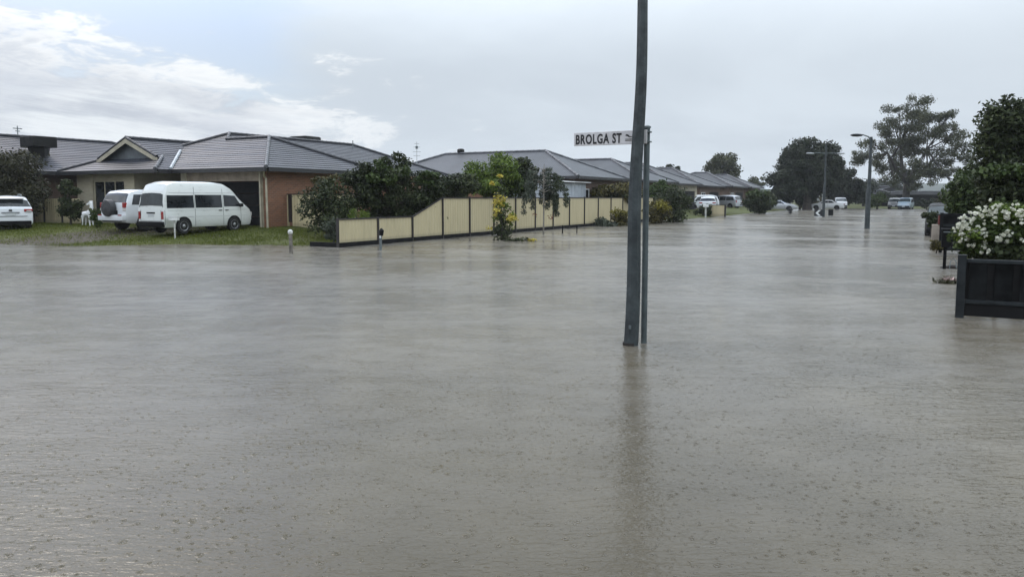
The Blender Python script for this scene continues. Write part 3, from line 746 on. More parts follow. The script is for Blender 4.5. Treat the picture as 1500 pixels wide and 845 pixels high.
# ------------------------------------------------------------------ fences
def corrugated(mb, y0, y1, z0a, z0b, z1a, z1b, X, pitch=.19, dep=.03, axis='Y'):
    """ribbed steel sheet between y0..y1; bottom z0a->z0b, top z1a->z1b"""
    n = max(2, round(abs(y1 - y0) / pitch)); prof = []
    for k in range(n):
        for f, o in ((0, 0), (.14, 1), (.36, 1), (.5, 0)): prof.append(((k + f) / n, o * dep))
    prof.append((1, 0)); vs = []; fs = []
    for f, o in prof:
        y = y0 + (y1 - y0) * f
        for z in (z0a + (z0b - z0a) * f, z1a + (z1b - z1a) * f): vs.append((X + o, y, z) if axis == 'Y' else (y, X - o, z))
    for i in range(len(prof) - 1): fs.append((2 * i, 2 * i + 2, 2 * i + 3, 2 * i + 1))
    mb.add(vs, fs)
def street_fence():
    X = -19.0; y0 = 24.17 * 19.0 / 19.6; st = 2.34 * 19 / 19.6
    org = Vector((X, 21.2, 0))
    t = thing('panel_fence', 'long cream steel fence with dark posts along the left side of the flooded street', 'fence', org)
    posts = [onX(495, 355, X).y] + [y0 + st * k for k in range(17)]
    FT = 1.86; LT = 1.06; B = .17
    for i, y in enumerate(posts):
        top = LT if i <= 2 else FT
        m = MB(); m.box((X, y, top / 2 - .08), (.085, .075, top + .2)); m.build('post', MT['post'], t, org)
    for i in range(len(posts) - 1):
        a, b = posts[i] + .045, posts[i + 1] - .045
        za, zb = (LT, LT) if i < 2 else (LT, FT - .02) if i == 2 else (FT - .02, FT - .02)
        m = MB(); corrugated(m, a, b, B, B, za - .03, zb - .03, X - .012, .19, .018); m.build('panel', MT['panel'], t, org)
        m = MB()
        for (l0, l1) in ((za, zb),):
            v = [(X - .03, a, l0 - .045), (X + .035, a, l0 - .045), (X + .035, b, l1 - .045), (X - .03, b, l1 - .045), (X - .03, a, l0), (X + .035, a, l0), (X + .035, b, l1), (X - .03, b, l1)]
            m.add(v, [(0, 1, 2, 3), (4, 5, 6, 7), (0, 1, 5, 4), (1, 2, 6, 5), (2, 3, 7, 6), (3, 0, 4, 7)])
        m.build('rail', MT['post'], t, org)
        m = MB(); m.span((X - .03, a, -.2), (X + .05, b, B - .004)); m.build('plinth', MT['plinth'], t, org)
street_fence()
def edging():
    a = G(457, 359, .04); t = MB(); t.span((a.x, 21.15, -.2), (-19.1, 21.32, .17)); t.span((a.x, 21.36, -.2), (-19.1, 21.5, .10))
    tag(t.build('garden_edging', MT['plinth'], bevel=.01), 'dark sleeper edging at the water line left of the low fence end', 'edging')
edging()
def side_fence():
    Y = 26.8; xs = [onY(px, 310, Y).x for px in (415, 426, 446)]
    org = Vector((xs[0], Y, .35)); t = thing('side_fence', 'short cream fence return beside the orange brick wall', 'fence', org)
    zt = onY(425, 284, Y).z; g = .3; e = xs[2] + 3.2
    for k, (a, b) in enumerate(((xs[0], xs[1] - .1), (xs[1] + .1, e))):
        m = MB(); corrugated(m, a, b, g + .08, g + .08, zt - .04, zt - .04, Y, axis='X'); m.build('panel', MT['panel'], t, org)
        m = MB(); m.span((a, Y - .03, zt - .05), (b, Y + .03, zt)); m.build('rail', MT['post'], t, org)
    m = MB(); m.span((xs[1] - .1, Y - .06, g + .35), (xs[1] + .1, Y + .03, zt)); m.build('post', MT['post'], t, org)
    m = MB(); m.span((xs[0] - .06, Y - .04, g - .2), (xs[0], Y + .04, zt)); m.build('post', MT['post'], t, org)
    m = MB(); m.span((xs[0], Y - .02, g - .2), (e, Y + .02, g + .07)); m.build('plinth', MT['plinth'], t, org)
side_fence()
def lot_fence():
    Y = 23.5; x0, x1 = onY(122, 310, Y).x - .2, onY(40, 310, Y).x; g = .38; org = Vector((x0, Y, g))
    t = thing('paling_fence', 'weathered cream fence under the trees behind the white hatchback', 'fence', org)
    z = onY(90, 291, Y).z; n = 3
    for k in range(n):
        a = x0 + (x1 - x0) * k / n; b = x0 + (x1 - x0) * (k + 1) / n
        m = MB(); corrugated(m, a - .04, b + .04, g + .1, g + .1, z, z, Y, axis='X'); m.build('panel', MT['panel'], t, org)
        m = MB(); m.span((b - .04, Y - .05, g - .2), (b + .04, Y + .05, z + .02)); m.build('post', MT['post'], t, org)
        m = MB(); m.span((a - .04, Y - .04, g - .2), (b + .04, Y + .04, g + .09)); m.build('plinth', MT['plinth'], t, org)
lot_fence()
def near_fence():
    """charcoal panel at the right, running away from the street"""
    p = onY(1405, 465, 13.4); X0 = G(1405, 465).x; Y = G(1405, 465).y
    zt = onY(1405, 377, Y).z; zr = onY(1412, 441, Y).z; org = Vector((X0, Y, 0))
    t = thing('steel_fence', 'charcoal steel fence panel with grey post standing in the water at right', 'fence', org)
    W = 4.8
    for k in range(3):
        m = MB(); x = X0 + k * W / 2; m.box((x, Y, zt / 2 - .13), (.115, .1, zt + .3 + (.02 if k == 0 else 0))); m.build('post', MT['fencer'], t, org, bevel=.006)
        c = MB(); c.box((x, Y, zt + .032), (.125, .11, .02)); c.build('post_cap', MT['fencer'], t, org, bevel=.005)
    for k in range(2):
        a = X0 + k * W / 2 + .06; b = X0 + (k + 1) * W / 2 - .06
        m = MB(); m.span((a, Y - .035, zt - .075), (b, Y + .035, zt - .02)); m.build('rail', MT['fencer'], t, org, bevel=.008)
        m = MB(); m.span((a, Y - .035, zr - .03), (b, Y + .035, zr + .03)); m.build('rail', MT['fencer'], t, org, bevel=.008)
        m = MB(); m.span((a, Y + .03, zr + .03), (b, Y + .045, zt - .075)); m.build('backing', MT['dark'], t, org)
        m = MB(); nb = 7; wd = (b - a) / nb
        for q in range(nb): m.box((a + wd * (q + .5), Y - .002, (zr + zt - .045) / 2), (wd * .72, .022, zt - zr - .107), .02)
        m.build('panel', MT['fenced'], t, org, bevel=.006)
        m = MB(); m.span((a, Y - .005, .035), (b, Y + .03, zr - .03)); m.build('plinth', MT['dark'], t, org)
near_fence()
def mid_right_fence():
    Yb = 29.0; a = onY(1379, 330, Yb); b = onY(1440, 330, Yb); org = Vector((a.x, Yb, 0))
    zt = onY(1400, 313, Yb).z; z2 = onY(1400, 330, Yb).z
    t = thing('slat_fence', 'low dark slatted fence behind the black letterbox', 'fence', org)
    m = MB(); m.span((a.x, Yb - .04, zt - .09), (b.x, Yb + .04, zt)); m.build('rail', MT['fenceg'], t, org)
    m = MB(); m.span((a.x, Yb - .04, z2 - .05), (b.x, Yb + .04, z2 + .03)); m.build('rail', MT['fencer'], t, org)
    m = MB(); m.span((a.x, Yb - .04, .1), (b.x, Yb + .04, .2)); m.build('rail', MT['fencer'], t, org)
    n = 14
    for k in range(n):
        x = a.x + (b.x - a.x) * (k + .5) / n; m = MB(); m.box((x, Yb + .06, zt / 2 + .02), (.085, .02, zt - .1)); m.build('slat', MT['fenced'], t, org)
    for x in (a.x, b.x):
        m = MB(); m.box((x, Yb, zt / 2 - .1), (.1, .1, zt + .25)); m.build('post', MT['fenceg'], t, org)
mid_right_fence()
def verge_fence():
    a = G(1061, 317, .05); org = Vector((a.x, a.y, 0)); t = thing('low_fence', 'short low tan fence by the far white letterbox', 'fence', org)
    zt = onD(1061, 301, a.length).z
    m = MB(); corrugated(m, a.y - .2, a.y - .2 + 4.2, .05, .05, zt, zt, 0, axis='Y'); 
    m2 = MB(); m2.span((a.x, a.y - .02, .05), (a.x - 1.7, a.y + .02, zt)); m2.build('panel', MT['panel'], t, org)
    m3 = MB(); m3.span((a.x, a.y - .08, -.1), (a.x + .14, a.y + .08, zt + .06)); m3.build('post', MT['post'], t, org)
    m4 = MB(); m4.span((a.x, a.y - .04, zt), (a.x - 1.7, a.y + .04, zt + .05)); m4.build('rail', MT['post'], t, org)
verge_fence()

# ------------------------------------------------------------------ poles and signs
def text_into(mb, s, size, M, sx=1.0, depth=.004, bold=.012, spacing=1.0):
    cu = bpy.data.curves.new('lettering', 'FONT'); cu.body = s; cu.size = size; cu.extrude = depth; cu.offset = bold * size; cu.space_character = spacing; cu.resolution_u = 4
    ob = bpy.data.objects.new('lettering', cu); COL.objects.link(ob)
    dg = bpy.context.evaluated_depsgraph_get(); dg.update(); me = ob.evaluated_get(dg).to_mesh()
    vs = [v.co.copy() for v in me.vertices]; x0 = min(v.x for v in vs); x1 = max(v.x for v in vs); y0 = min(v.y for v in vs); y1 = max(v.y for v in vs)
    vs = [M @ Vector(((v.x - (x0 + x1) / 2) * sx, v.y - (y0 + y1) / 2, v.z)) for v in vs]
    mb.add(vs, [tuple(p.vertices) for p in me.polygons])
    ob.evaluated_get(dg).to_mesh_clear(); bpy.data.objects.remove(ob); bpy.data.curves.remove(cu)
    return (x1 - x0) * sx, y1 - y0

def near_pole():
    b = G(923, 505); tp = onD(940, 42, b.xy.length + .05)
    t = thing('street_light_pole', 'tall grey green light pole standing in the flood in front of the street name sign', 'pole', b)
    d = (tp - b); H = 7.6; k = H / d.z
    pts = []; rad = []
    for i in range(26):
        f = i / 25; p = d * (f * k); bend = .012 * math.sin(f * 17) 
        pts.append((p.x + bend, p.y + bend * .5, f * H - .2)); rad.append(.098 - .056 * f)
    m = MB(); m.tube(pts, rad, 8); m.build('shaft', MT['pole'], t, smooth=25)
    q = Vector(pts[-1])
    m = MB(); m.tube([q - Vector((0, 0, .1)), q + Vector((-.3, .1, .3)), q + Vector((-1.2, .4, .42)), q + Vector((-1.7, .6, .42))], [.04, .035, .03, .03], 8); arm = m.build('arm', MT['galv'], t, smooth=40)
    m = MB(); m.box(q + Vector((-1.95, .68, .42)), (.65, .26, .14), R(161)); m.build('lamp_head', MT['galv'], t, bevel=.04)
    m = MB(); m.tube([(0, 0, -.12), (0.0, 0, .035)], [.101, .1], 8); m.build('rust_band', MT['rust'], t, smooth=25)
    m = MB()
    for z, a in ((.24, 5.0),): m.box((.090 * math.cos(a), .090 * math.sin(a), z), (.03, .02, .045), a + math.pi / 2)
    m.build('sticker_patch', MT['galv'], t)
near_pole()
def street_sign():
    b = G(943, 502); dd = b.xy.length
    t = thing('street_sign', 'white street name sign on a thin grey post behind the tall pole', 'street sign', b)
    top = onD(944, 188, dd).z
    m = MB(); m.tube([(0, 0, -.3), (0, 0, top + .0)], .038, 14); m.build('post', MT['signpost'], t, smooth=40)
    m = MB(); m.lathe([(.05, top), (.05, top + .02), (.02, top + .035)], 'Z', (0, 0, 0), 12); m.build('post_cap', MT['galv'], t)
    Yb = b.y - .055
    l = onY(841, 205, Yb); r = onY(948, 199, Yb)
    zt = onY(841, 195, Yb).z; zb = onY(841, 214.5, Yb).z
    w = r.x - l.x; hgt = zt - zb; c = Vector(((l.x + r.x) / 2, Yb, (zt + zb) / 2)) - b
    m = MB(); m.box(c, (w, .02, hgt)); pl = m.build('name_plate', MT['signw'], t, bevel=.006)
    m = MB(); M = Matrix.Translation(c + Vector((0, -.0125, 0))) @ Matrix.Rotation(R(90), 4, 'X')
    x0 = onY(844, 205, Yb).x - b.x; x1 = onY(911, 205, Yb).x - b.x; hh = hgt * .74
    tmp = MB(); tw, th = text_into(tmp, 'BROLGA ST', 1, Matrix.Identity(4), 1, .001, .030, 1.14)
    sz = hh / th; sx = (x1 - x0) / (tw * sz)
    M2 = Matrix.Translation(Vector(((x0 + x1) / 2, c.y - .0125, c.z - .004))) @ Matrix.Rotation(R(90), 4, 'X')
    text_into(m, 'BROLGA ST', sz, M2, sx, .0025, .030, 1.14); m.build('lettering', MT['signb'], pl)
    # little emblem: a dark bird shape over two thin lines
    e = MB(); ex = onY(921, 199, Yb).x - b.x; y = c.y - .012
    def prism(pts): 
        n = len(pts); vs = [(ex + a, y, c.z + q) for a, q in pts] + [(ex + a, y - .003, c.z + q) for a, q in pts]
        e.add(vs, [tuple(range(n)), tuple(range(n, 2 * n))] + [(i, (i + 1) % n, (i + 1) % n + n, i + n) for i in range(n)])
    prism([(-.040, .022), (-.028, .040), (-.005, .036), (.015, .016), (.05, .008), (.052, .0), (.005, .003), (-.015, .016)])
    prism([(-.042, -.018), (.05, -.018), (.05, -.024), (-.042, -.024)]); prism([(-.042, -.034), (.05, -.034), (.05, -.042), (-.042, -.042)])
    e.build('emblem', MT['signb'], pl)
    m = MB(); 
    for z in (-.06, .06): m.box((0, -.02, c.z + z), (.12, .075, .02))
    m.build('bracket', MT['galv'], t, bevel=.004)
street_sign()
def lamp_pole(px, pyb, pyt, arm_px, label, name='street_light', double=False, h_arm=None, r=.1):
    b = G(px, pyb); dd = b.xy.length; H = onD(px, pyt, dd).z
    t = thing(name, label, 'street light', b)
    s = dd / F
    m = MB(); m.tube([(0, 0, -.3), (0, 0, H * .42), (0.02, 0, H * .44), (0.03, 0, H)], [r, r * .95, r * .72, r * .5], 10); m.build('shaft', MT['pole'], t, smooth=35)
    rx = Vector((math.cos(YAW), math.sin(YAW), 0))
    for sg in ((-1, 1) if double else (-1,)):
        L_ = abs(arm_px) * s; za = H if h_arm is None else onD(px, h_arm, dd).z
        e = rx * sg * L_
        m = MB()
        if double: m.tube([(0, 0, za), e * .5 + Vector((0, 0, za + .05)), e + Vector((0, 0, za))], [.035, .03, .025], 6)
        else: m.tube([(0.03, 0, H - .3), rx * sg * L_ * .12 + Vector((0, 0, H + .0)), e * .45 + Vector((0, 0, H + .12)), e * .75 + Vector((0, 0, H + .12))], [.05, .045, .035, .03], 8)
        m.build('arm', MT['galv'], t, smooth=40)
        m = MB(); q = e * (.85 if not double else 1.05) + Vector((0, 0, za + (.10 if not double else 0)))
        m.lathe([(.02, -.38), (.10, -.3), (.15, -.05), (.13, .2), (.04, .36)], 'X', (0, 0, 0), 12)
        for i, v in enumerate(m.v): m.v[i] = tuple(Matrix.Translation(q) @ Matrix.Rotation(YAW if sg > 0 else YAW + math.pi, 4, 'Z') @ Vector((v[0], v[1], v[2] * .6)))
        hd = m.build('lamp_head', MT['fencer'] if not double else MT['flash'], t, smooth=50)
    return t
lamp_pole(1270, 335, 201, 22, 'single arm street light in mid street with its lamp reaching left', r=.15)
lamp_pole(1206, 318, 211, 20, 'double arm street light in the flooded centre island behind the chevron board', double=True, h_arm=225, r=.13)
p = G(1323, 303.5, .05); m = MB(); t = thing('power_pole', 'plain grey power pole in front of the gum tree', 'pole', (p.x, p.y, 0))
m.tube([(0, 0, -.2), (0, 0, 8.2)], [.16, .11], 8); m.build('shaft', MT['timber'], t, smooth=40)
m = MB(); m.box((0, 0, 7.7), (1.6, .1, .12), YAW); m.build('crossarm', MT['timber'], t)

def chevron():
    b = G(1198, 318); dd = b.xy.length; s = dd / F
    for (px, pw, py0, py1, lab, arrow) in ((1198.5, 10.5, 307.5, 316.5, 'black board with white chevron arrow pointing left in the flooded island', True), (1217, 6.5, 307, 315.5, 'dark back of a small board right of the island light pole', False)):
        c = onD(px, (py0 + py1) / 2, dd); o = Vector((c.x, c.y, 0)); t = thing('chevron_board', lab, 'sign', o, YAW)
        w = pw * s; h = (py1 - py0) * s
        m = MB(); m.box((0, 0, c.z), (w, .03, h)); pl = m.build('board', MT['signb'] if arrow else MT['fenceg'], t)
        for x in (-w * .3, w * .3): m = MB(); m.tube([(x, .045, -.3), (x, .045, c.z + h * .4)], .03, 6); m.build('leg', MT['galv'], t)
        if arrow:
            m = MB(); y = -.019; q = [(.32, .42), (.02, .42), (-.36, 0), (.02, -.42), (.32, -.42), (-.04, 0)]
            vs = [(a * w, y, c.z + z * h) for a, z in q] + [(a * w, y - .006, c.z + z * h) for a, z in q]; n = 6
            m.add(vs, [(0, 1, 2, 5), (5, 2, 3, 4), (6, 11, 8, 7), (11, 10, 9, 8)] + [(i, (i + 1) % n, (i + 1) % n + n, i + n) for i in range(n)]); m.build('arrow', MT['white'], pl)
            m = MB(); m.box((0, -.02, c.z - h * .5 - .03), (w, .02, .05)); m.build('border', MT['white'], t)
chevron()

# guide posts, letterboxes, stakes
b = G(427, 372); t = thing('guide_post', 'grey marker post with pale cap in the water before the lawn', 'post', b)
zt = onD(426, 338, b.xy.length).z
m = MB(); m.tube([(0, 0, -.3), (-.03, 0, zt - .06)], [.062, .058], 10); m.build('shaft', MT['timber'], t, smooth=40)
m = MB(); m.lathe([(.075, zt - .1), (.085, zt - .03), (.06, zt + .02), (.02, zt + .04)], 'Z', (-.03, 0, 0), 12); m.build('cap', MT['whitew'], t, smooth=40)
b = G(558, 366); t = thing('guide_post', 'thin leaning marker post with white reflector before the low cream fence', 'post', b)
zt = onD(559, 337, b.xy.length).z
m = MB(); m.tube([(-.02, 0, -.3), (.0, 0, zt * .6), (.04, .0, zt)], [.04, .045, .05], 8); m.build('shaft', MT['galv'], t, smooth=40)
m = MB(); m.tube([(.03, -.01, zt * .72), (.055, -.01, zt * .98), (.03, -.01, zt + .06)], [.07, .08, .03], 8); m.build('cap', MT['dark'], t, smooth=40)
m = MB(); m.box((.035, -.07, zt * .66), (.06, .02, .09)); m.build('reflector', MT['white'], t)

b = G(256.5, 350, .12); t = thing('letterbox', 'small white letterbox on a thin stake in front of the van', 'letterbox', b)
zt = onD(256, 318, b.xy.length).z - b.z
m = MB(); m.tube([(0, 0, -.2), (0, 0, zt - .12)], .032, 8); m.build('stake', MT['whitew'], t)
m = MB(); m.box((-.02, 0, zt - .07), (.34, .3, .15), YAW); bx = m.build('box', MT['white'], t, bevel=.02)
m = MB(); m.box((-.02 + .0, -.0, zt + .015), (.38, .34, .02), YAW); m.build('lid', MT['white'], bx)

b = G(1383, 394); t = thing('letterbox', 'black letterbox on a black post standing in the water at right', 'letterbox', b); dd = b.xy.length
z0 = onD(1383, 362, dd).z; z1 = onD(1383, 336, dd).z
m = MB(); m.box((0, 0, z0 / 2 - .1), (.075, .075, z0 + .3), 0); m.build('post', MT['plastic'], t)
m = MB(); m.box((.06, 0, (z0 + z1) / 2), (.30, .36, z1 - z0)); bx = m.build('box', MT['plastic'], t, bevel=.015)
m = MB(); m.box((.06, 0, z1 + .012), (.34, .4, .02)); m.build('lid', MT['fenceg'], bx, bevel=.005)
m = MB(); m.box((.06, -.186, z1 - .06), (.24, .01, .025)); m.build('slot', MT['galv'], bx)
m = MB(); m.tube([(.12, 0, .0), (.13, 0, .2), (.2, 0, .30), (.26, 0, .2), (.27, 0, .03)], .012, 6); m.build('wire_hook', MT['galv'], t, smooth=60)
b = G(1395, 393); m = MB(); m.tube([b + Vector((-.28, 0, .0)), b + Vector((.0, .02, .035)), b + Vector((.35, -.02, .01))], [.03, .06, .03], 8)
tag(m.build('driftwood', MT['rust'], smooth=60), 'dark floating branch at the foot of the black letterbox', 'branch')

b = G(1371, 366); dd = b.xy.length
t = thing('letterbox_pier', 'tan rendered pier carrying a red letterbox by the right kerb', 'letterbox', b)
z1 = onD(1371, 329, dd).z; z2 = onD(1371, 315, dd).z
m = MB(); m.box((.05, .1, z1 / 2 - .1), (.42, .42, z1 + .2)); m.build('pier', MT['sandst'], t, bevel=.02)
m = MB(); m.box((.28, .05, (z1 + z2) / 2), (.52, .5, z2 - z1)); bx = m.build('box', MT['redbox'], t, bevel=.03)
m = MB(); m.box((.28, .05, z2 + .015), (.60, .56, .03)); m.build('lid', MT['fencer'], bx, bevel=.008)
m = MB(); m.box((.28, -.21, (z1 + z2) / 2 + .02), (.34, .014, .05)); m.build('slot', MT['fencer'], bx)

b = G(1033.5, 317.5, .05); t = thing('letterbox', 'tiny white letterbox on a post on the far grass strip', 'letterbox', b); dd = b.xy.length
z1 = onD(1033, 300, dd).z
m = MB(); m.box((0, 0, z1 / 2 - .15), (.12, .12, z1)); m.build('post', MT['whitew'], t)
m = MB(); m.box((0, 0, z1 - .15), (.45, .4, .26), YAW); m.build('box', MT['white'], t, bevel=.03)

b = G(1157.5, 313); t = thing('bollard', 'short dark bollard in the water before the silver sedan', 'bollard', b); z1 = onD(1157, 304, b.xy.length).z
m = MB(); m.tube([(0, 0, -.3), (0, 0, z1 - .1), (0, 0, z1)], [.16, .17, .1], 10); m.build('shaft', MT['black'], t, smooth=40)
m = MB(); m.tube([(0, 0, z1 * .55), (0, 0, z1 * .72)], [.176, .176], 10); m.build('band', MT['fenceg'], t, smooth=40)

for px, py, h in ((824, 342, .42), (845, 341, .40)):
    b = G(px, py); m = MB(); m.box((0, 0, h / 2 - .1), (.06, .06, h + .2), .4)
    o = m.build('garden_stake', MT['plinth']); o.location = b
    tag(o, 'short dark stake poking out of the water near the weeping tree', 'stake', 'dark stakes in the water by the fence')

# tall TV mast on the house behind the bushes
a = onD(611, 262, 58); t = thing('aerial_mast', 'thin tall television mast rising above the dark bushes', 'aerial', (a.x, a.y, .3))
zt = onD(611, 208, 58).z - .3
m = MB(); m.tube([(0, 0, 0), (0, 0, zt)], [.03, .02], 6); m.build('mast', MT['flash'], t)
m = MB()
for k, (z, w) in enumerate(((zt - .15, .35), (zt - .4, .5), (zt - .75, .6), (zt - 1.05, .5))): m.tube([(-w * .45, -w * .25, z), (w * .45, w * .25, z)], .012, 5)
m.box((0, 0, zt - .42), (.14, .14, .2)); m.build('antenna', MT['galv'], t)
# flue on the grey roof near the weeping tree
a = onD(802, 232, 60); t = thing('roof_flue', 'dark capped flue pipe standing up from the grey roof', 'flue', (a.x, a.y, a.z - .9))
m = MB(); m.tube([(0, 0, -.8), (0, 0, .85)], .07, 8); m.build('pipe', MT['cooler'], t)
m = MB(); m.lathe([(.2, .85), (.32, .9), (.32, 1.1), (.1, 1.2)], 'Z', (0, 0, 0), 10); m.build('cowl', MT['cooler'], t)

# ------------------------------------------------------------------ vehicles
class Body:
    def __init__(s, keys, tumble, rr=.16, zb=.28, clad=None):
        # keys: (x, ztop, belt, halfwidth, zbottom)
        xs = []
        for i in range(len(keys) - 1):
            n = max(1, int((keys[i + 1][0] - keys[i][0]) / .22))
            xs += [(i, j / n) for j in range(n)]
        s.rows = []
        for i, f in xs + [(len(keys) - 2, 1.0)]:
            a, b = keys[i], keys[i + 1]; s.rows.append([a[k] + (b[k] - a[k]) * f for k in range(5)])
        s.tumble = tumble; s.rr = rr
    def sec(s, row):
        x, zt, belt, w, zb = row
        belt = min(belt, zt - .06); r = min(s.rr, (zt - belt) * .55)
        wt = w - s.tumble * (zt - belt)
        return [(0, zb), (w - .07, zb), (w - .01, zb + .10), (w, zb + (belt - zb) * .55), (w - .012, belt), (wt, zt - r), (wt - r * .35, zt - r * .30), (wt - r * 1.15, zt - .01), (0, zt + .015)]
    def at(s, x, t):
        rows = s.rows; i = 0
        while i < len(rows) - 2 and rows[i + 1][0] < x: i += 1
        f = (x - rows[i][0]) / max(1e-6, rows[i + 1][0] - rows[i][0]); f = min(1, max(0, f))
        row = [rows[i][k] + (rows[i + 1][k] - rows[i][k]) * f for k in range(5)]
        S = s.sec(row); j = min(int(t), len(S) - 2); g = t - j
        y = S[j][0] + (S[j + 1][0] - S[j][0]) * g; z = S[j][1] + (S[j + 1][1] - S[j][1]) * g
        return Vector((row[0], y, z))
    def side(s, x, z):
        lo, hi = 2.0, 5.6
        for _ in range(26):
            m = (lo + hi) / 2
            if s.at(x, m).z < z: lo = m
            else: hi = m
        return s.at(x, lo)
    def mesh(s):
        mb = MB(); vs = []; fs = []; n = None
        for row in s.rows:
            S = s.sec(row); ring = [(row[0], y, z) for y, z in S] + [(row[0], -y, z) for y, z in S[-2:0:-1]]
            n = len(ring); vs += ring
        for i in range(len(s.rows) - 1):
            for k in range(n): fs.append((i * n + k, i * n + (k + 1) % n, (i + 1) * n + (k + 1) % n, (i + 1) * n + k))
        fs.append(tuple(range(n))); fs.append(tuple((len(s.rows) - 1) * n + k for k in range(n)))
        return mb.add(vs, fs)
    def side_quad(s, mb, q, sides=(1, -1), nx=6, nz=3, eps=.006):
        """q: four (x,z) corners lower-left, lower-right, upper-right, upper-left"""
        for sg in sides:
            vs = []; fs = []
            for j in range(nz + 1):
                for i in range(nx + 1):
                    u, v = i / nx, j / nz
                    x = (q[0][0] * (1 - u) + q[1][0] * u) * (1 - v) + (q[3][0] * (1 - u) + q[2][0] * u) * v
                    z = (q[0][1] * (1 - u) + q[1][1] * u) * (1 - v) + (q[3][1] * (1 - u) + q[2][1] * u) * v
                    p = s.side(x, z); vs.append((x, (p.y + eps) * sg, z))
            for j in range(nz):
                for i in range(nx): a = j * (nx + 1) + i; fs.append((a, a + 1, a + nx + 2, a + nx + 1))
            mb.add(vs, fs)
    def top_strip(s, mb, x0, x1, yf=.86, eps=.012, nx=5):
        """glass on the sloping front or rear: between stations x0..x1, across the width"""
        vs = []; fs = []; ts = [5.25, 6.1, 7.0, 7.5, 8.0]
        d = s.at(x1, 8) - s.at(x0, 8); nrm = Vector((-d.z, 0, d.x)).normalized()
        if nrm.z < 0: nrm = -nrm
        cols = [(t, 1) for t in ts] + [(t, -1) for t in ts[-2::-1]]
        for i in range(nx + 1):
            for t, sg in cols:
                p = s.at(x0 + (x1 - x0) * i / nx, t); vs.append((p.x + nrm.x * eps, p.y * sg * (1 if t > 6 else yf + .1), p.z + nrm.z * eps))
        m = len(cols)
        for i in range(nx):
            for k in range(m - 1): a = i * m + k; fs.append((a, a + 1, a + m + 1, a + m))
        mb.add(vs, fs)
def wheel(t, x, y, r, w, sg):
    m = MB(); m.lathe([(r * .62, -w / 2), (r * .93, -w / 2), (r, -w * .3), (r, w * .3), (r * .93, w / 2), (r * .62, w / 2)], 'Y', (x, y, r), 22); wh = m.build('wheel', MT['black'], t, smooth=40)
    m = MB(); f = y + sg * w * .44; m.lathe([(r * .64, -.01 * sg), (r * .60, .02 * sg), (r * .5, .0), (r * .2, .015 * sg), (r * .08, .04 * sg)], 'Y', (x, f, r), 20); rim = m.build('rim', MT['rim'], wh, smooth=30)
    m = MB(); m.lathe([(r * .47, f * 0 + sg * .006), (r * .34, sg * .014)], 'Y', (x, f, r), 20); m.build('rim_recess', MT['black'], rim)
def arch(bd, mb, x, r, zc, sides=(1, -1), n=14):
    for sg in sides:
        vs = []; fs = []
        zb = bd.at(x, 1).z + .005
        for k in range(n + 1):
            a = math.pi * k / n; px = x + r * math.cos(a); pz = max(zb, zc + r * math.sin(a)); p = bd.side(px, max(pz, zb + .11)); y0 = p.y
            vs += [(px, (y0 + .006) * sg, pz), (px, (bd.side(px, zb + .11).y + .006) * sg, zb)]
        for k in range(n): fs.append((2 * k, 2 * k + 2, 2 * k + 3, 2 * k + 1))
        mb.add(vs, fs)
def vehicle(name, label, cat, loc, rz, keys, paintm, tumble=.16, rr=.16, wheels=((.8, .33), (3.4, .33)), wtrack=.72, glass=(), wind=None, back=None, seams=(), handles=(), tail=None, head=None, bump_r=None, bump_f=None, plate_r=None, plate_f=None, mirror=None, gl='glass', group=None, arches=True):
    t = thing(name, label, cat, loc, rz, group)
    bd = Body(keys, tumble, rr); bd.mesh().build('body', MT[paintm], t, smooth=38)
    for q in glass:
        for sg in (1, -1): m = MB(); bd.side_quad(m, q, (sg,)); m.build('side_window', MT[gl], t, smooth=30)
    if wind: m = MB(); bd.top_strip(m, *wind); m.build('windscreen', MT['glassb'], t, smooth=30)
    if back: m = MB(); bd.top_strip(m, *back); m.build('rear_window', MT[gl], t, smooth=30)
    if arches:
        for x, r in wheels:
            for sg in (1, -1): m = MB(); arch(bd, m, x, r * 1.2, r, (sg,)); m.build('wheel_arch', MT['dark'], t)
    for x, r in wheels:
        for sg in (1, -1): wheel(t, x, sg * wtrack, r, .21, sg)
    if seams:
        m = MB()
        for x, z0, z1 in seams: bd.side_quad(m, [(x - .008, z0), (x + .008, z0), (x + .008, z1), (x - .008, z1)], nx=1, nz=6, eps=.004)
        m.build('door_seam', MT['dark'], t)
    for x, z in handles:
        for sg in (1, -1):
            m = MB(); p = bd.side(x, z); m.box((x, (p.y + .012) * sg, z), (.16, .03, .035)); m.build('door_handle', MT['plastic'], t, bevel=.008)
    if tail:
        x, y, z, sx, sy, sz = tail
        for sg in (1, -1): m = MB(); m.box((x, y * sg, z), (sx, sy, sz)); m.build('tail_light', MT['red'], t, bevel=.015)
    if head:
        x, y, z, sx, sy, sz = head
        for sg in (1, -1): m = MB(); m.box((x, y * sg, z), (sx, sy, sz)); m.build('headlight', MT['clear'], t, bevel=.02)
    for bp, nm in ((bump_r, 'rear_bumper'), (bump_f, 'front_bumper')):
        if bp: c, d, mt = bp; m = MB(); m.box(c, d); m.build(nm, MT[mt], t, bevel=.04, smooth=40)
    for pl in (plate_r, plate_f):
        if pl: m = MB(); m.box(pl, (.014, .38, .12)); m.build('number_plate', MT['plate'], t)
    if mirror:
        for sg in (1, -1): m = MB(); x, y, z = mirror; m.box((x, y * sg, z), (.1, .18, .15)); m.build('side_mirror', MT['plastic'], t, bevel=.03)
    return t, bd

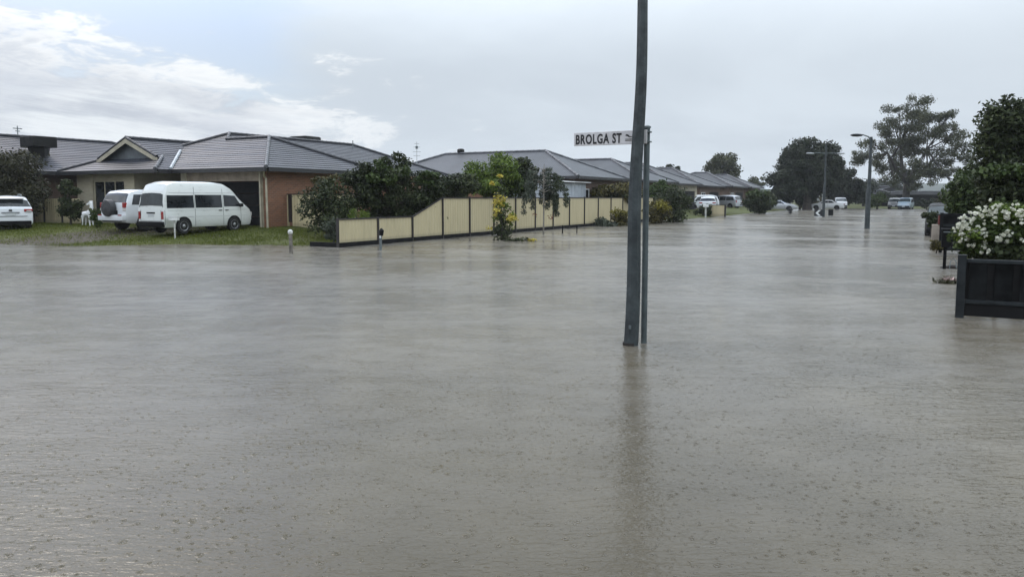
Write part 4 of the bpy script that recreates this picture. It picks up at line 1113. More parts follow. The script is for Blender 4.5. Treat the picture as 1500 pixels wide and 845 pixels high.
# --- high roof van
VX = -28.6; VY = 20.35; vg = ground_h(VX, 22.5) 
vk = [(0, .62, .56, .80, .34), (.012, 1.06, 1.0, .83, .30), (.10, 1.74, 1.08, .845, .28), (.15, 1.86, 1.08, .845, .28), (.30, 2.12, 1.08, .845, .28), (.62, 2.22, 1.08, .845, .28), (2.6, 2.23, 1.08, .845, .28), (3.2, 2.17, 1.08, .845, .28), (3.55, 1.99, 1.08, .845, .28), (3.72, 1.84, 1.08, .84, .28), (4.32, 1.20, 1.08, .82, .28), (4.56, 1.02, .96, .80, .28), (4.68, .78, .72, .76, .30), (4.72, .5, .45, .72, .36)]
van, vb = vehicle('high_roof_van', 'white high roof minibus van parked in front of the garage', 'van', (VX, VY, vg), R(90), vk, 'vanwhite', tumble=.085, rr=.2,
    wheels=((.95, .335), (3.62, .335)), wtrack=.745,
    glass=([(.16, 1.10), (1.50, 1.10), (1.50, 1.64), (.20, 1.64)], [(1.58, 1.10), (2.98, 1.10), (2.98, 1.66), (1.58, 1.66)], [(3.08, 1.14), (4.08, 1.14), (3.72, 1.62), (3.08, 1.66)]),
    wind=(3.76, 4.28), seams=((1.54, .32, 2.0), (3.03, .32, 2.0), (4.02, .40, 1.12), (.06, .4, 1.0)), handles=((2.86, .98), (3.22, .98)),
    head=(4.64, .62, .78, .14, .3, .2), bump_f=((4.70, 0, .42), (.16, 1.55, .22), 'plastic'), bump_r=((-.03, 0, .42), (.16, 1.66, .24), 'plastic'), plate_r=(.0, 0, .80), mirror=(3.98, .92, 1.2))
m = MB(); vb.top_strip(m, .03, .098, .8, .012); m.build('rear_window', MT['glassb'], van)
for sg in (1, -1): m = MB(); m.box((.0, .745 * sg, .80), (.035, .13, .32)); m.build('tail_light', MT['red'], van, bevel=.01)
m = MB(); m.box((-.004, 0, .905), (.03, .52, .05)); m.build('garnish', MT['plastic'], van)
m = MB()
for y in (-.66, .66): m.box((-.001, y, .80), (.008, .012, .42))
m.box((.004, 0, .565), (.02, 1.4, .012)); m.build('tailgate_seam', MT['dark'], van)
m = MB()
for z in (.99, .72): vb.side_quad(m, [(.2, z), (4.4, z), (4.4, z + .014), (.2, z + .014)], nx=20, nz=1, eps=.003)
m.build('crease_shade_strip', pm('shadow line grey', (.38, .39, .38), .4, .1, 3), van)  # grey strips paint the creases' shading onto the uncreased body side
m = MB(); vb.side_quad(m, [(.3, 1.735), (3.6, 1.735), (3.6, 1.755), (.3, 1.755)], nx=20, nz=1, eps=.008); m.build('roof_gutter', pm('gutter grey', (.5, .51, .5), .4, .1, 3), van)
# --- four wheel drive with spare wheel
k4 = [(0, .66, .6, .86, .44), (.015, 1.16, 1.08, .90, .40), (.06, 1.28, 1.12, .925, .38), (.22, 1.66, 1.12, .935, .36), (.36, 1.80, 1.12, .935, .36), (.75, 1.86, 1.12, .935, .36), (2.6, 1.86, 1.12, .935, .36), (2.95, 1.80, 1.12, .935, .36), (3.55, 1.24, 1.12, .93, .36), (4.4, 1.10, 1.04, .90, .38), (4.66, .9, .84, .84, .42), (4.7, .6, .55, .8, .45)]
jg = ground_h(-32.2, 22)
jeep, jb = vehicle('four_wheel_drive', 'white four wheel drive with dark spare wheel cover beside the van', 'car', (-32.15, 21.0, jg), R(90), k4, 'carwhite', tumble=.13,
    wheels=((.95, .37), (3.72, .37)), wtrack=.80, glass=([(.30, 1.18), (1.15, 1.18), (1.15, 1.64), (.45, 1.64)], [(1.22, 1.18), (2.15, 1.18), (2.15, 1.66), (1.22, 1.66)], [(2.22, 1.18), (3.2, 1.18), (2.9, 1.62), (2.22, 1.66)]),
    wind=(2.99, 3.5), back=(.06, .26), seams=((1.19, .45, 1.6), (2.18, .45, 1.6), (3.2, .5, 1.15)), bump_r=((-.05, 0, .60), (.24, 1.80, .26), 'carwhite'), bump_f=((4.68, 0, .6), (.2, 1.7, .28), 'carwhite'), head=(4.58, .66, .9, .16, .34, .2), mirror=(3.0, 1.0, 1.2), plate_r=None)
for sg in (1, -1):
    m = MB(); m.box((.03, .80 * sg, 1.16), (.12, .20, .24)); m.build('tail_light', MT['red'], jeep, bevel=.03)
    m = MB(); m.box((.005, .80 * sg, .97), (.07, .19, .12)); m.build('reverse_light', MT['clear'], jeep, bevel=.02)
    m = MB(); m.box((-.175, .72 * sg, .72), (.012, .26, .05)); m.build('reflector', MT['red'], jeep)
m = MB(); m.lathe([(.30, .12), (.375, .08), (.385, -.10), (.36, -.17), (.30, -.185), (.0, -.19)], 'X', (-.10, .10, 1.03), 26); m.build('spare_wheel_cover', pm('faded black vinyl', (.03, .03, .033), .5, .2, 3), jeep, smooth=35)
m = MB(); m.box((-.06, 0, .465), (.18, 1.2, .09)); m.build('tow_bar', MT['black'], jeep, bevel=.02)
m = MB(); m.box((.015, .18, .82), (.05, 1.0, .22)); m.build('tailgate_recess', MT['plastic'], jeep, bevel=.02)
# --- hatchback at the left edge
hk = [(0, .55, .5, .80, .32), (.02, .78, .72, .86, .28), (.06, 1.0, .94, .88, .26), (.16, 1.08, .98, .89, .25), (.45, 1.42, 1.0, .895, .25), (.62, 1.53, 1.0, .895, .25), (1.2, 1.60, 1.0, .895, .25), (2.1, 1.60, 1.0, .895, .25), (2.6, 1.50, 1.0, .895, .25), (3.35, 1.06, .98, .89, .25), (4.1, .92, .86, .86, .26), (4.38, .7, .64, .8, .3), (4.42, .45, .4, .76, .34)]
z_ = .2
for _ in range(40): c = G(17, 338, z_); z_ += (ground_h(c.x, c.y) - z_) * .3
ang = math.atan2(c.y, c.x) + R(5)
suv, sb = vehicle('hatchback', 'white crossover hatchback cut off at the left edge on the lawn', 'car', (c.x, c.y, ground_h(c.x, c.y)), ang, hk, 'carwhite', tumble=.26,
    wheels=((.85, .34), (3.45, .34)), wtrack=.76, glass=([(.55, 1.05), (1.35, 1.03), (1.35, 1.42), (.85, 1.42)], [(1.42, 1.03), (2.1, 1.03), (2.1, 1.46), (1.42, 1.44)], [(2.17, 1.03), (3.0, 1.03), (2.55, 1.40), (2.17, 1.46)]), wind=(2.63, 3.3), back=(.18, .44), seams=((1.38, .4, 1.4), (2.13, .4, 1.4)), head=(4.2, .6, .78, .3, .4, .16), mirror=(2.85, .95, 1.02), plate_r=(-.004, 0, .74))
for sg in (1, -1):
    m = MB(); m.box((.10, .70 * sg, .93), (.2, .34, .13)); m.build('tail_light', MT['red'], suv, bevel=.03)
    m = MB(); m.box((.05, .72 * sg, .90), (.2, .2, .05)); m.build('reverse_light', MT['clear'], suv, bevel=.015)
m = MB(); m.box((.0, 0, .83), (.03, .7, .05)); m.box((-.0, 0, .66), (.03, 1.3, .03)); m.build('tailgate_trim', pm('satin grey trim', (.2, .21, .22), .4, .1, 3), suv)
m = MB(); m.box((.03, 0, .36), (.10, 1.6, .18)); m.build('rear_bumper', MT['plastic'], suv, bevel=.03)
m = MB(); m.box((.40, 0, 1.47), (.3, 1.15, .04)); m.build('spoiler', MT['carwhite'], suv, bevel=.015)
m = MB()
for sg in (1, -1): m.tube([(.8, .52 * sg, 1.58), (.95, .54 * sg, 1.66), (2.2, .54 * sg, 1.67), (2.4, .52 * sg, 1.56)], .022, 6)
m.build('roof_rail', MT['galv'], suv)
m = MB(); m.box((-.01, .0, .93), (.02, .13, .08)); m.build('badge', MT['plastic'], suv, bevel=.02)

SEDAN = dict(keys=[(0, .6, .55, .78, .3), (.04, .9, .82, .84, .27), (.3, 1.0, .92, .87, .25), (.95, 1.04, .95, .88, .24), (1.55, 1.36, .96, .885, .24), (2.1, 1.44, .96, .885, .24), (2.7, 1.40, .96, .885, .24), (3.5, 1.0, .94, .88, .24), (4.35, .84, .78, .85, .25), (4.7, .6, .54, .76, .3)], tumble=.3,
    wheels=((.95, .32), (3.75, .32)), wtrack=.75, glass=([(1.25, .99), (2.1, .99), (2.1, 1.32), (1.65, 1.30)], [(2.16, .99), (3.1, .99), (2.65, 1.29), (2.16, 1.33)]), wind=(2.75, 3.42), back=(1.0, 1.5), head=(4.42, .6, .70, .3, .36, .14), tail=(.04, .64, .80, .1, .34, .14), mirror=(3.0, .95, .98), seams=((2.13, .35, 1.3), (3.2, .4, .96)), plate_f=(4.7, 0, .45))
MINI = dict(keys=[(0, .6, .55, .84, .3), (.04, 1.1, 1.0, .88, .28), (.3, 1.66, 1.02, .89, .27), (.8, 1.76, 1.02, .89, .27), (2.6, 1.76, 1.02, .89, .27), (3.1, 1.62, 1.02, .89, .27), (3.85, 1.12, 1.02, .88, .27), (4.4, .92, .86, .84, .28), (4.6, .6, .54, .78, .32)], tumble=.16,
    wheels=((.85, .33), (3.6, .33)), wtrack=.76, glass=([(.3, 1.08), (1.5, 1.08), (1.5, 1.58), (.45, 1.58)], [(1.57, 1.08), (2.5, 1.08), (2.5, 1.6), (1.57, 1.6)], [(2.57, 1.08), (3.5, 1.08), (3.1, 1.5), (2.57, 1.58)]), wind=(3.14, 3.8), back=(.06, .26), head=(4.35, .62, .80, .24, .36, .2), tail=(.03, .72, .95, .08, .2, .3), mirror=(3.35, .96, 1.1), bump_f=((4.56, 0, .45), (.16, 1.6, .2), 'plastic'), plate_f=(4.65, 0, .45))
# silver sedan nosing out from behind the round hedge
n = G(1167, 309, .05); z = .0
vehicle('sedan', 'silver sedan parked nose out behind the big round hedge', 'car', (n.x - 4.72, n.y + .8, .02), 0.0, paintm='silver', **SEDAN)
# far cars
def at_far(px, py, z=.15): return G(px, py, z)
a = onD(1036, 305, 84); vehicle('hatchback', 'small white hatchback on the far driveway behind dark shrubs', 'car', (a.x, a.y, .32), R(100), hk, 'carwhite', tumble=.26, wheels=((.85, .34), (3.45, .34)), wtrack=.76, glass=([(.55, 1.05), (1.35, 1.03), (1.35, 1.42), (.85, 1.42)], [(1.42, 1.03), (2.1, 1.03), (2.1, 1.46), (1.42, 1.44)]), wind=(2.63, 3.3), back=(.18, .44), tail=(.1, .7, .93, .2, .34, .13))
a = onD(1040, 305, 92); vehicle('people_carrier', 'boxy white van behind the small hatchback at the dark garages', 'van', (a.x + .4, a.y + .6, .35), R(-128), paintm='carwhite', **MINI)
a = onD(1083, 305, 104); vehicle('parked_car', 'grey estate car at the dark carport left of the round hedge', 'car', (a.x, a.y, .35), R(160), paintm='silver', **MINI)
a = G(1310.5, 306.3, .02); vehicle('utility_truck', 'dark fronted car with pale bonnet parked left of the pale blue van', 'car', (a.x, a.y + 4.4, .02), R(-92), paintm='greycar', **{**MINI, 'keys': [(x, zt * (.97), b, w, zb) for x, zt, b, w, zb in MINI['keys']]})
a = G(1328.5, 307, .02); vehicle('people_carrier', 'pale blue people carrier parked under the gum tree', 'van', (a.x, a.y + 4.4, .02), R(-96), paintm='bluecar', **MINI)
a = onD(1213, 302, 120); vehicle('sedan', 'white sedan parked behind the chevron board', 'car', (a.x + 2.2, a.y, .02), R(180), paintm='carwhite', **SEDAN)
a = onD(1229, 302, 132); vehicle('people_carrier', 'white van parked at the edge of the far right dark tree', 'van', (a.x, a.y, .05), R(-80), paintm='carwhite', **MINI)
a = onD(1379, 305, 44); vehicle('parked_car', 'dark car half hidden by hedges on the right side', 'car', (.85, a.y + 1.2, -.2), R(-91), paintm='darkcar', **MINI)

# ------------------------------------------------------------------ white deer ornament
def deer():
    b = onY(130, 334, 22.2); g = ground_h(b.x, 22.2); t = thing('deer_ornament', 'white deer lawn ornament beside the four wheel drive', 'ornament', (b.x, 22.2, g), R(0))
    me = bpy.data.meshes.new('body'); V = []; E_ = []; Rr = []
    def chain(start, pts):
        prev = start
        for p, r in pts: V.append(p); Rr.append(r); E_.append((prev, len(V) - 1)) if prev is not None else None; prev = len(V) - 1
        return prev
    hip = chain(None, [((-.30, 0, .62), .13)]); mid = chain(hip, [((0, 0, .60), .125)]); sh = chain(mid, [((.22, 0, .64), .14)])
    n1 = chain(sh, [((.30, 0, .84), .095), ((.32, 0, 1.02), .07), ((.26, -.02, 1.13), .075)]); chain(n1, [((.14, -.06, 1.07), .05), ((.06, -.09, 1.03), .035)])
    for sy in (.05, -.05): chain(n1, [((.30, sy * 1.6, 1.22), .022)])
    for sx, base in ((-.34, hip), (.24, sh)):
        for sy in (.08, -.08): chain(base, [((sx, sy, .44), .06), ((sx - .02 + (.03 if sx < 0 else 0), sy, .24), .034), ((sx - (.04 if sx < 0 else -.02), sy, .0), .03)])
    chain(hip, [((-.42, 0, .66), .04), ((-.46, 0, .58), .025)])
    me.from_pydata(V, E_, []); o = link('body', me)
    sk = o.modifiers.new('skin', 'SKIN'); o.modifiers.new('sub', 'SUBSURF').levels = 2
    for i, r in enumerate(Rr): me.skin_vertices[0].data[i].radius = (r, r); me.skin_vertices[0].data[i].use_root = (i == 0)
    dg = bpy.context.evaluated_depsgraph_get(); dg.update(); nm = bpy.data.meshes.new_from_object(o.evaluated_get(dg)); nm.name = 'body'
    bpy.data.objects.remove(o); nm.materials.append(MT['white']); [setattr(p, 'use_smooth', True) for p in nm.polygons]
    link('body', nm, t)
    m = MB(); m.tube([(.24, -.02, .78), (.36, 0, .82)], [.11, .11], 10); m.build('collar', MT['l_olive'], t, smooth=50)
deer()

# ------------------------------------------------------------------ vegetation, left to right
bush('shade_tree', 'wide dark bushy tree overhanging the fence at the left edge', 'tree', (-70, 222, 98, 318), 47.6, 14000, .16, 'l_brown', 21, nb=34, br=.34, trunk=.09, limbs=9, depth=1.6, hollow=.1)
bush('ball_tree', 'small dark standard tree left of the deer ornament', 'tree', (87, 266, 117, 324), 44, 3200, .14, 'l_dark', 22, nb=10, br=.5, trunk=.05)
bush('garden_shrub', 'low green shrub behind the deer ornament at the porch', 'shrub', (130, 302, 152, 334), 41.0, 700, .13, 'l_mid', 23, nb=6, br=.5, trunk=.03)
bush('large_shrub', 'dense dark shrub beside the cream fence return', 'shrub', (437, 262, 530, 350), 32.5, 5200, .14, 'l_dark', 24, nb=18, br=.42, trunk=.07, hollow=.1,
     extra=())
# the big one leaning over the fence: several lobes
def lobes(specs): 
    out = []
    for (x0, y0, x1, y1, d, nb, br, sd) in specs:
        c, rr, rx, rz = pxblob(x0, y0, x1, y1, d); out += crown_blobs(c, (rx, rx * .8, rz), nb, br, sd, .1)
    return out
b = lobes([(488, 225, 600, 335, 33.5, 22, .5, 31), (540, 219, 618, 300, 34.5, 14, .45, 32), (590, 240, 668, 318, 34.5, 16, .42, 33), (560, 275, 650, 322, 33.8, 12, .4, 34)])
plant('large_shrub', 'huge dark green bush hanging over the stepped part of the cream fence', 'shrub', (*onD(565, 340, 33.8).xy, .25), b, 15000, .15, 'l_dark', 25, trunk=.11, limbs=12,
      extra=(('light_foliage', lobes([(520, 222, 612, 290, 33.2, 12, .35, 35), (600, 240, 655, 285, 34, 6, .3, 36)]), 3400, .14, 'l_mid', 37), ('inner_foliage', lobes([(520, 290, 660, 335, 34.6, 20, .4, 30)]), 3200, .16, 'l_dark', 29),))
b = lobes([(455, 248, 500, 285, 33.5, 6, .3, 38)]); plant('flowering_shrub', 'reddish tipped shrub against the orange brick wall', 'shrub', (*onD(478, 330, 34.2).xy, .3), b, 900, .13, 'l_olive', 39, trunk=.04)
bush('rounded_shrub', 'small grey green shrub at the left end of the low cream fence', 'shrub', (474, 316, 502, 356), 29.8, 1100, .10, 'l_grey', 26, nb=8, br=.5, trunk=.03)
bush('grassy_shrub', 'tuft of light green leaves poking above the low cream fence', 'shrub', (504, 305, 545, 330), 31.4, 700, .13, 'l_bright', 27, nb=6, br=.5, trunk=.03, aspect=.2)
# behind the fence
b = lobes([(668, 232, 740, 292, 43.5, 12, .55, 41), (690, 220, 770, 292, 45, 16, .6, 42)])
plant('garden_tree', 'bright green leafy tree behind the cream fence', 'tree', (*onD(715, 330, 44.5).xy, .35), b, 9000, .20, 'l_bright', 43, aspect=.38, trunk=.09, limbs=9, extra=(('dark_foliage', lobes([(676, 250, 770, 295, 45.5, 14, .6, 44)]), 3000, .22, 'l_mid', 45),))
b = lobes([(744, 226, 792, 292, 46, 12, .5, 46)]); plant('garden_tree', 'thin dark tree behind the fence at the weeping tree', 'tree', (*onD(775, 330, 46).xy, .35), b, 2600, .22, 'l_dark', 47, trunk=.08, limbs=8)
b = lobes([(632, 234, 668, 262, 70, 6, .6, 48)]); plant('distant_tree', 'small tree top showing beyond the grey roof ridge', 'tree', (*onD(648, 262, 72).xy, .35), b, 500, .4, 'l_mid', 49, trunk=.12)
bush('garden_hedge', 'dark hedge behind the fence between the huge bush and the bright green tree', 'hedge', (628, 250, 706, 300), 40, 4600, .18, 'l_dark', 40, nb=18, br=.5, trunk=.06, hollow=.0)
# yellow flowering plant in the water
base = G(735, 352)
b = lobes([(713, 322, 756, 357, 32.6, 12, .26, 51), (720, 296, 752, 330, 32.6, 10, .22, 52), (722, 258, 744, 300, 32.6, 6, .2, 50)])
plant('yellow_bush', 'yellow flowering shrub standing in the flood before the fence', 'shrub', base, b, 1150, .12, 'l_dark', 53, trunk=.035, limbs=8,
      extra=(*(('yellow_flowers', lobes([q]), int(k * 1.3), .09, 'l_yellow', 57 + k) for q, k in (((718, 280, 746, 330, 32.5, 12, .17, 54), 300), ((738, 308, 762, 330, 32.4, 1, .26, 55), 110), ((714, 264, 730, 284, 32.5, 1, .14, 56), 50), ((724, 252, 742, 268, 32.5, 1, .16, 59), 45), ((712, 330, 722, 342, 32.3, 1, .14, 60), 20))), ('green_foliage', lobes([(716, 288, 758, 350, 32.7, 18, .18, 58)]), 420, .11, 'l_bright', 58)))
b = G(762, 353.5); t = thing('fallen_branch', 'fallen leafy branch floating beside the yellow flowering shrub', 'branch', b)
m = MB(); m.tube([(-.7, -.2, .02), (-.2, 0, .06), (.5, .2, .03)], [.02, .03, .012], 6); m.build('stem', MT['bark'], t)
me = np_mesh('leaf_cluster', leaves([(-.4, -.1, .05, .35, .25, .08), (0, .05, .06, .4, .25, .1)], 160, .13, 61), 4); me.materials.append(MT['l_dark']); link('leaf_cluster', me, t)
me = np_mesh('yellow_flowers', leaves([(.45, .2, .05, .22, .15, .06)], 60, .12, 62), 4); me.materials.append(MT['l_yellow']); link('yellow_flowers', me, t)
# weeping tree
def weeping():
    base = G(796, 344); D = 37.0; t = thing('weeping_tree', 'slender weeping tree with pale trunk standing in the flood by the fence', 'tree', base)
    top = onD(797, 240, D).z
    m = MB(); m.tube([(0, 0, -.2), (.02, 0, top * .4), (-.02, .02, top * .8), (.03, 0, top)], [.045, .038, .028, .012], 8); rr = random.Random(4); strands = []
    for k in range(26):
        a = rr.uniform(0, 6.28); z = top * rr.uniform(.62, .99); Lh = rr.uniform(.5, 1.35) * (1.25 - .55 * z / top); e = Vector((math.cos(a) * Lh, math.sin(a) * Lh, z - rr.uniform(-.05, .25)))
        m.tube([(0, 0, z - .15), e * .5 + Vector((0, 0, (z - .1) * .5 + .12)), e], [.014, .009, .005], 5); strands.append((e, rr.uniform(.5, 1.6)))
    m.build('trunk', MT['barkp'], t, smooth=50)
    bl = []
    for e, dl in strands:
        for j in range(4): f = (j + .5) / 4; bl.append((e.x * (1 + .08 * f), e.y * (1 + .08 * f), max(.4, e.z - dl * f), .16, .16, dl / 7))
    me = np_mesh('crown', leaves(bl, 6500, .14, 63, .28, 1.0), 4); me.materials.append(MT['l_grey']); link('crown', me, t)
    me = np_mesh('dark_foliage', leaves([b_ for b_ in bl if b_[0] > .35], 500, .15, 64, .3, 1.0), 4); me.materials.append(MT['l_dark']); link('dark_foliage', me, t)
    me = np_mesh('red_flowers', leaves([(-.35, -.3, 1.0, .12, .12, .15), (.5, -.2, .9, .15, .15, .2)], 50, .09, 65), 4); me.materials.append(MT['l_red']); link('red_flowers', me, t)
weeping()
# hedge behind the fence and shrubs in front of it
b = lobes([(862, 268, 935, 295, 55.4, 16, .7, 71)]); plant('garden_hedge', 'dark olive hedge behind the fence left of the tall pole', 'hedge', (*onD(895, 310, 55.4).xy, .35), b, 3600, .26, 'l_olive', 72, trunk=.08, extra=(('dark_foliage', lobes([(862, 276, 940, 298, 55.8, 14, .65, 73)]), 2600, .26, 'l_dark', 74),))
bush('low_shrub', 'low grey green shrub at the fence foot left of the tall pole', 'shrub', (866, 317, 906, 338), 48.5, 1000, .15, 'l_grey', 75, nb=8, br=.5, trunk=.03, foot=-.1)
bush('low_shrub', 'low brown olive shrub directly left of the tall pole', 'shrub', (894, 306, 924, 336), 49.5, 1000, .15, 'l_olive', 76, nb=8, br=.45, trunk=.03, foot=-.1, extra=(('golden_foliage', lobes([(894, 304, 922, 322, 49.3, 6, .3, 703)]), 350, .13, 'l_gold', 704),))
bush('low_shrub', 'yellow green shrub just right of the street name post', 'shrub', (938, 290, 984, 333), 53.5, 2400, .17, 'l_olive', 77, nb=14, br=.45, trunk=.04, foot=-.1, extra=(('golden_foliage', lobes([(940, 292, 984, 318, 53.2, 10, .4, 701)]), 1100, .15, 'l_gold', 702),))
bush('large_shrub', 'dark round shrub at the far end of the cream fence', 'shrub', (958, 266, 1014, 332), 56.5, 4200, .19, 'l_dark', 78, nb=22, br=.42, trunk=.05, foot=-.1, hollow=.1)
bush('garden_tree', 'green tree top above the fence end, right of the street name post', 'tree', (940, 262, 992, 300), 62, 2400, .24, 'l_mid', 79, nb=14, br=.45, trunk=.07)
bush('low_hedge', 'dark hedge in front of the small white hatchback', 'hedge', (1012, 300, 1047, 317), 74, 1700, .22, 'l_dark', 80, nb=12, br=.55, trunk=.05, hollow=.0)
b = lobes([(1088, 280, 1138, 313, 88, 22, .7, 81)]); plant('round_hedge', 'big dark rounded hedge at the water edge before the silver sedan', 'hedge', (*onD(1113, 308, 88).xy, 0), b, 5200, .28, 'l_dark', 82, trunk=.1, extra=(('light_foliage', lobes([(1092, 278, 1134, 290, 87.5, 8, .5, 83)]), 500, .26, 'l_mid', 84),))
# trees on the skyline
def tree_px(name, label, box, d, n, size, leaf, seed, nb, br, depth=None, bark='bark', tr=.3, limbs=12, hollow=.2, foot=.15, group=None, shell=.45, fork=.35):
    return bush(name, label, 'tree', box, d, n, size, leaf, seed, nb=nb, br=br, trunk=tr, limbs=limbs, depth=depth, bark=bark, hollow=hollow, foot=foot, group=group, shell=shell, fork=fork)
tree_px('distant_tree', 'tree above the far left house roofs with gaps in its crown', (1030, 222, 1090, 272), 150, 4200, .55, 'l_gum', 91, 20, .38, tr=.3)
tree_px('distant_tree', 'little tree left of the big dark tree', (1097, 257, 1122, 284), 150, 900, .5, 'l_gum', 92, 8, .45, tr=.15)
for k, (x, y) in enumerate(((968, 244), (981, 240), (993, 244))):
    b_ = lobes([(x - 6, y, x + 6, y + 34, 120, 5, .7, 93 + k)]); plant('conifer_tip', ('leftmost of three conifer tips above the grey roofs', 'tallest middle one of three conifer tips above the grey roofs', 'rightmost of three conifer tips above the grey roofs')[k], 'tree', (*onD(x, 262, 120).xy, .3), b_, 700, .4, 'l_far', 96 + k, trunk=.15)
b = lobes([(1140, 202, 1225, 300, 118, 46, 1.5, 101), (1128, 235, 1190, 300, 118, 24, 1.2, 102), (1185, 205, 1232, 290, 119, 22, 1.2, 103)])
plant('fig_tree', 'massive dense dark tree on the left of the street end', 'tree', (*onD(1182, 302, 118).xy, .1), b, 40000, .4, 'l_far', 104, trunk=.55, limbs=16)
tree_px('street_tree', 'smaller dark tree under the right side of the massive tree', (1212, 247, 1262, 303), 135, 6000, .48, 'l_far', 105, 22, .4, tr=.3)
tree_px('verge_tree', 'olive shrubby tree behind the silver sedan', (1148, 272, 1196, 306), 122, 2600, .4, 'l_brown', 106, 14, .45, tr=.15, hollow=.0)
tree_px('verge_tree', 'low olive bush below the massive tree near the arbour', (1172, 284, 1206, 308), 126, 1500, .4, 'l_olive', 107, 10, .5, tr=.12, hollow=.0)
tree_px('verge_tree', 'light olive bush in front of the white cottage', (1200, 285, 1232, 302), 150, 900, .45, 'l_olive', 108, 10, .5, tr=.12, hollow=.0)
tree_px('clipped_shrub', 'round clipped shrub at the street end between the two light poles', (1274, 281, 1297, 305), 128, 1900, .3, 'l_mid', 109, 12, .5, tr=.12, hollow=.1)
# distant scrub behind the end houses
for k, (x0, y0, x1, y1, d) in enumerate(((1238, 262, 1292, 300, 190), (1266, 258, 1318, 294, 230), (1292, 254, 1345, 292, 240), (1095, 280, 1140, 302, 170))):
    tree_px('distant_tree', ('hazy tree right of the smaller dark tree', 'hazy tree over the round clipped shrub', 'hazy tree top directly behind the power pole', 'hazy low tree behind the round hedge')[k], (x0, y0, x1, y1), d, 2200, .7, 'l_far', 110 + k, 14, .5, tr=.25, hollow=.0, foot=.2)
tree_px('verge_tree', 'dark spreading tree between the round clipped shrub and the smaller dark tree', (1246, 264, 1284, 304), 150, 2600, .42, 'l_far', 115, 14, .45, tr=.2, hollow=.0)
tree_px('verge_tree', 'broad low tree behind the grey car and pale blue people carrier', (1288, 280, 1322, 303), 149, 1500, .40, 'l_far', 116, 12, .42, tr=.2, hollow=.0)
tree_px('verge_shrub', 'low dark shrub before the long dark house right of the gum tree', (1344, 290, 1372, 305), 125, 900, .32, 'l_far', 117, 9, .5, tr=.1, hollow=.0)
tree_px('verge_shrub', 'dark shrub nearest the right hedges at the street end', (1372, 284, 1402, 306), 110, 1400, .3, 'l_brown', 118, 10, .5, tr=.1, hollow=.0)
# the gum tree
def gum():
    D = 132; base = G(1326, 303.5, .1); base = onD(1325, 303, D); base.z = .1
    t = thing('gum_tree', 'large spreading gum tree with open crown at the end of the street', 'tree', base)
    rr = random.Random(8)
    spots = [(1268, 232, 20), (1258, 228, 12), (1285, 215, 18), (1292, 190, 18), (1302, 235, 20), (1308, 175, 20), (1318, 205, 24), (1332, 165, 20), (1345, 158, 16), (1350, 185, 22), (1362, 168, 16), (1340, 215, 24), (1365, 205, 20), (1385, 175, 17), (1392, 165, 10), (1392, 200, 20), (1402, 190, 12), (1410, 215, 16), (1418, 228, 12), (1400, 235, 16), (1378, 232, 20), (1350, 240, 22), (1322, 245, 20), (1308, 255, 16), (1290, 250, 15), (1372, 252, 16), (1390, 255, 14), (1360, 262, 14), (1335, 262, 14), (1405, 250, 10), (1280, 235, 15), (1328, 185, 20), (1375, 190, 16), (1312, 265, 10), (1396, 268, 8), (1276, 205, 10), (1298, 205, 16), (1350, 225, 16), (1318, 160, 12)]
    bl = []; m = MB(); forkp = Vector((0.3, 0, 4.0))
    mains = [Vector(q) for q in ((-3.5, -1, 8.5), (-.5, 1.2, 10), (2.2, -1.5, 9), (4.5, 1, 7.5))]
    m.tube([(0, 0, -.3), (.1, 0, 1.5), (.2, 0, 3), forkp], [.75, .55, .5, .46], 10)
    rx = Vector((math.cos(YAW), math.sin(YAW), 0))
    mw = []
    for q in mains:
        e = rx * q.x + Vector((-rx.y, rx.x, 0)) * q.y + Vector((0, 0, q.z)); mw.append(e)
        m.tube([forkp - Vector((0, 0, .3)), forkp.lerp(e, .5) + Vector((rr.uniform(-.4, .4), rr.uniform(-.4, .4), -.3)), e], [.34, .27, .17], 8)
    for x, y, r in spots:
        d = D + rr.uniform(-4.5, 4.5); c = onD(x, y, d) - base; q = r * D / F
        mm = min(mw, key=lambda w: (w - c).length); mid = mm.lerp(c, .5) + Vector((0, 0, -.35))
        m.tube([mm, mid, c], [.13, .08, .03], 6)
        for j in range(6):
            o = Vector((rr.gauss(0, 1), rr.gauss(0, 1), rr.gauss(0, .7))) * q * .46; qq = q * rr.uniform(.34, .54)
            e = c + o; m.tube([mid.lerp(c, .6), e], [.05, .015], 5); bl.append((e.x, e.y, e.z, qq, qq, qq * .7))
    m.build('trunk', MT['gumbark'], t, smooth=50)
    me = np_mesh('crown', leaves(bl, 40000, .31, 121, .40, .35, .3), 4); me.materials.append(MT['l_gum']); link('crown', me, t)
gum()
# right side, near
base = onD(1470, 330, 27); 
b = lobes([(1436, 150, 1500, 250, 28, 22, .5, 131), (1452, 142, 1540, 245, 29, 26, .55, 132), (1440, 195, 1540, 300, 28.5, 24, .6, 133), (1426, 195, 1450, 230, 28, 3, .2, 134), (1470, 138, 1482, 165, 28, 3, .16, 135), (1486, 142, 1502, 170, 28.4, 4, .2, 136)])
plant('leafy_tree', 'tall dark broad leaved tree at the right edge', 'tree', (base.x + .6, base.y, .1), b, 15000, .15, 'l_dark', 137, trunk=.1, limbs=12, shell=.3)
b = lobes([(1438, 242, 1530, 320, 23.5, 30, .42, 141), (1445, 240, 1540, 290, 24, 16, .4, 142)])
plant('tall_hedge', 'dense dark green hedge below the tall tree at the right edge', 'hedge', (*onD(1490, 330, 24).xy, .05), b, 9000, .14, 'l_dark', 143, trunk=.08, limbs=10, extra=(('light_foliage', lobes([(1440, 239, 1530, 262, 23.2, 12, .25, 144)]), 1500, .13, 'l_mid', 145),))
b = lobes([(1392, 258, 1450, 322, 33, 24, .45, 151), (1402, 240, 1448, 300, 34, 14, .4, 152)])
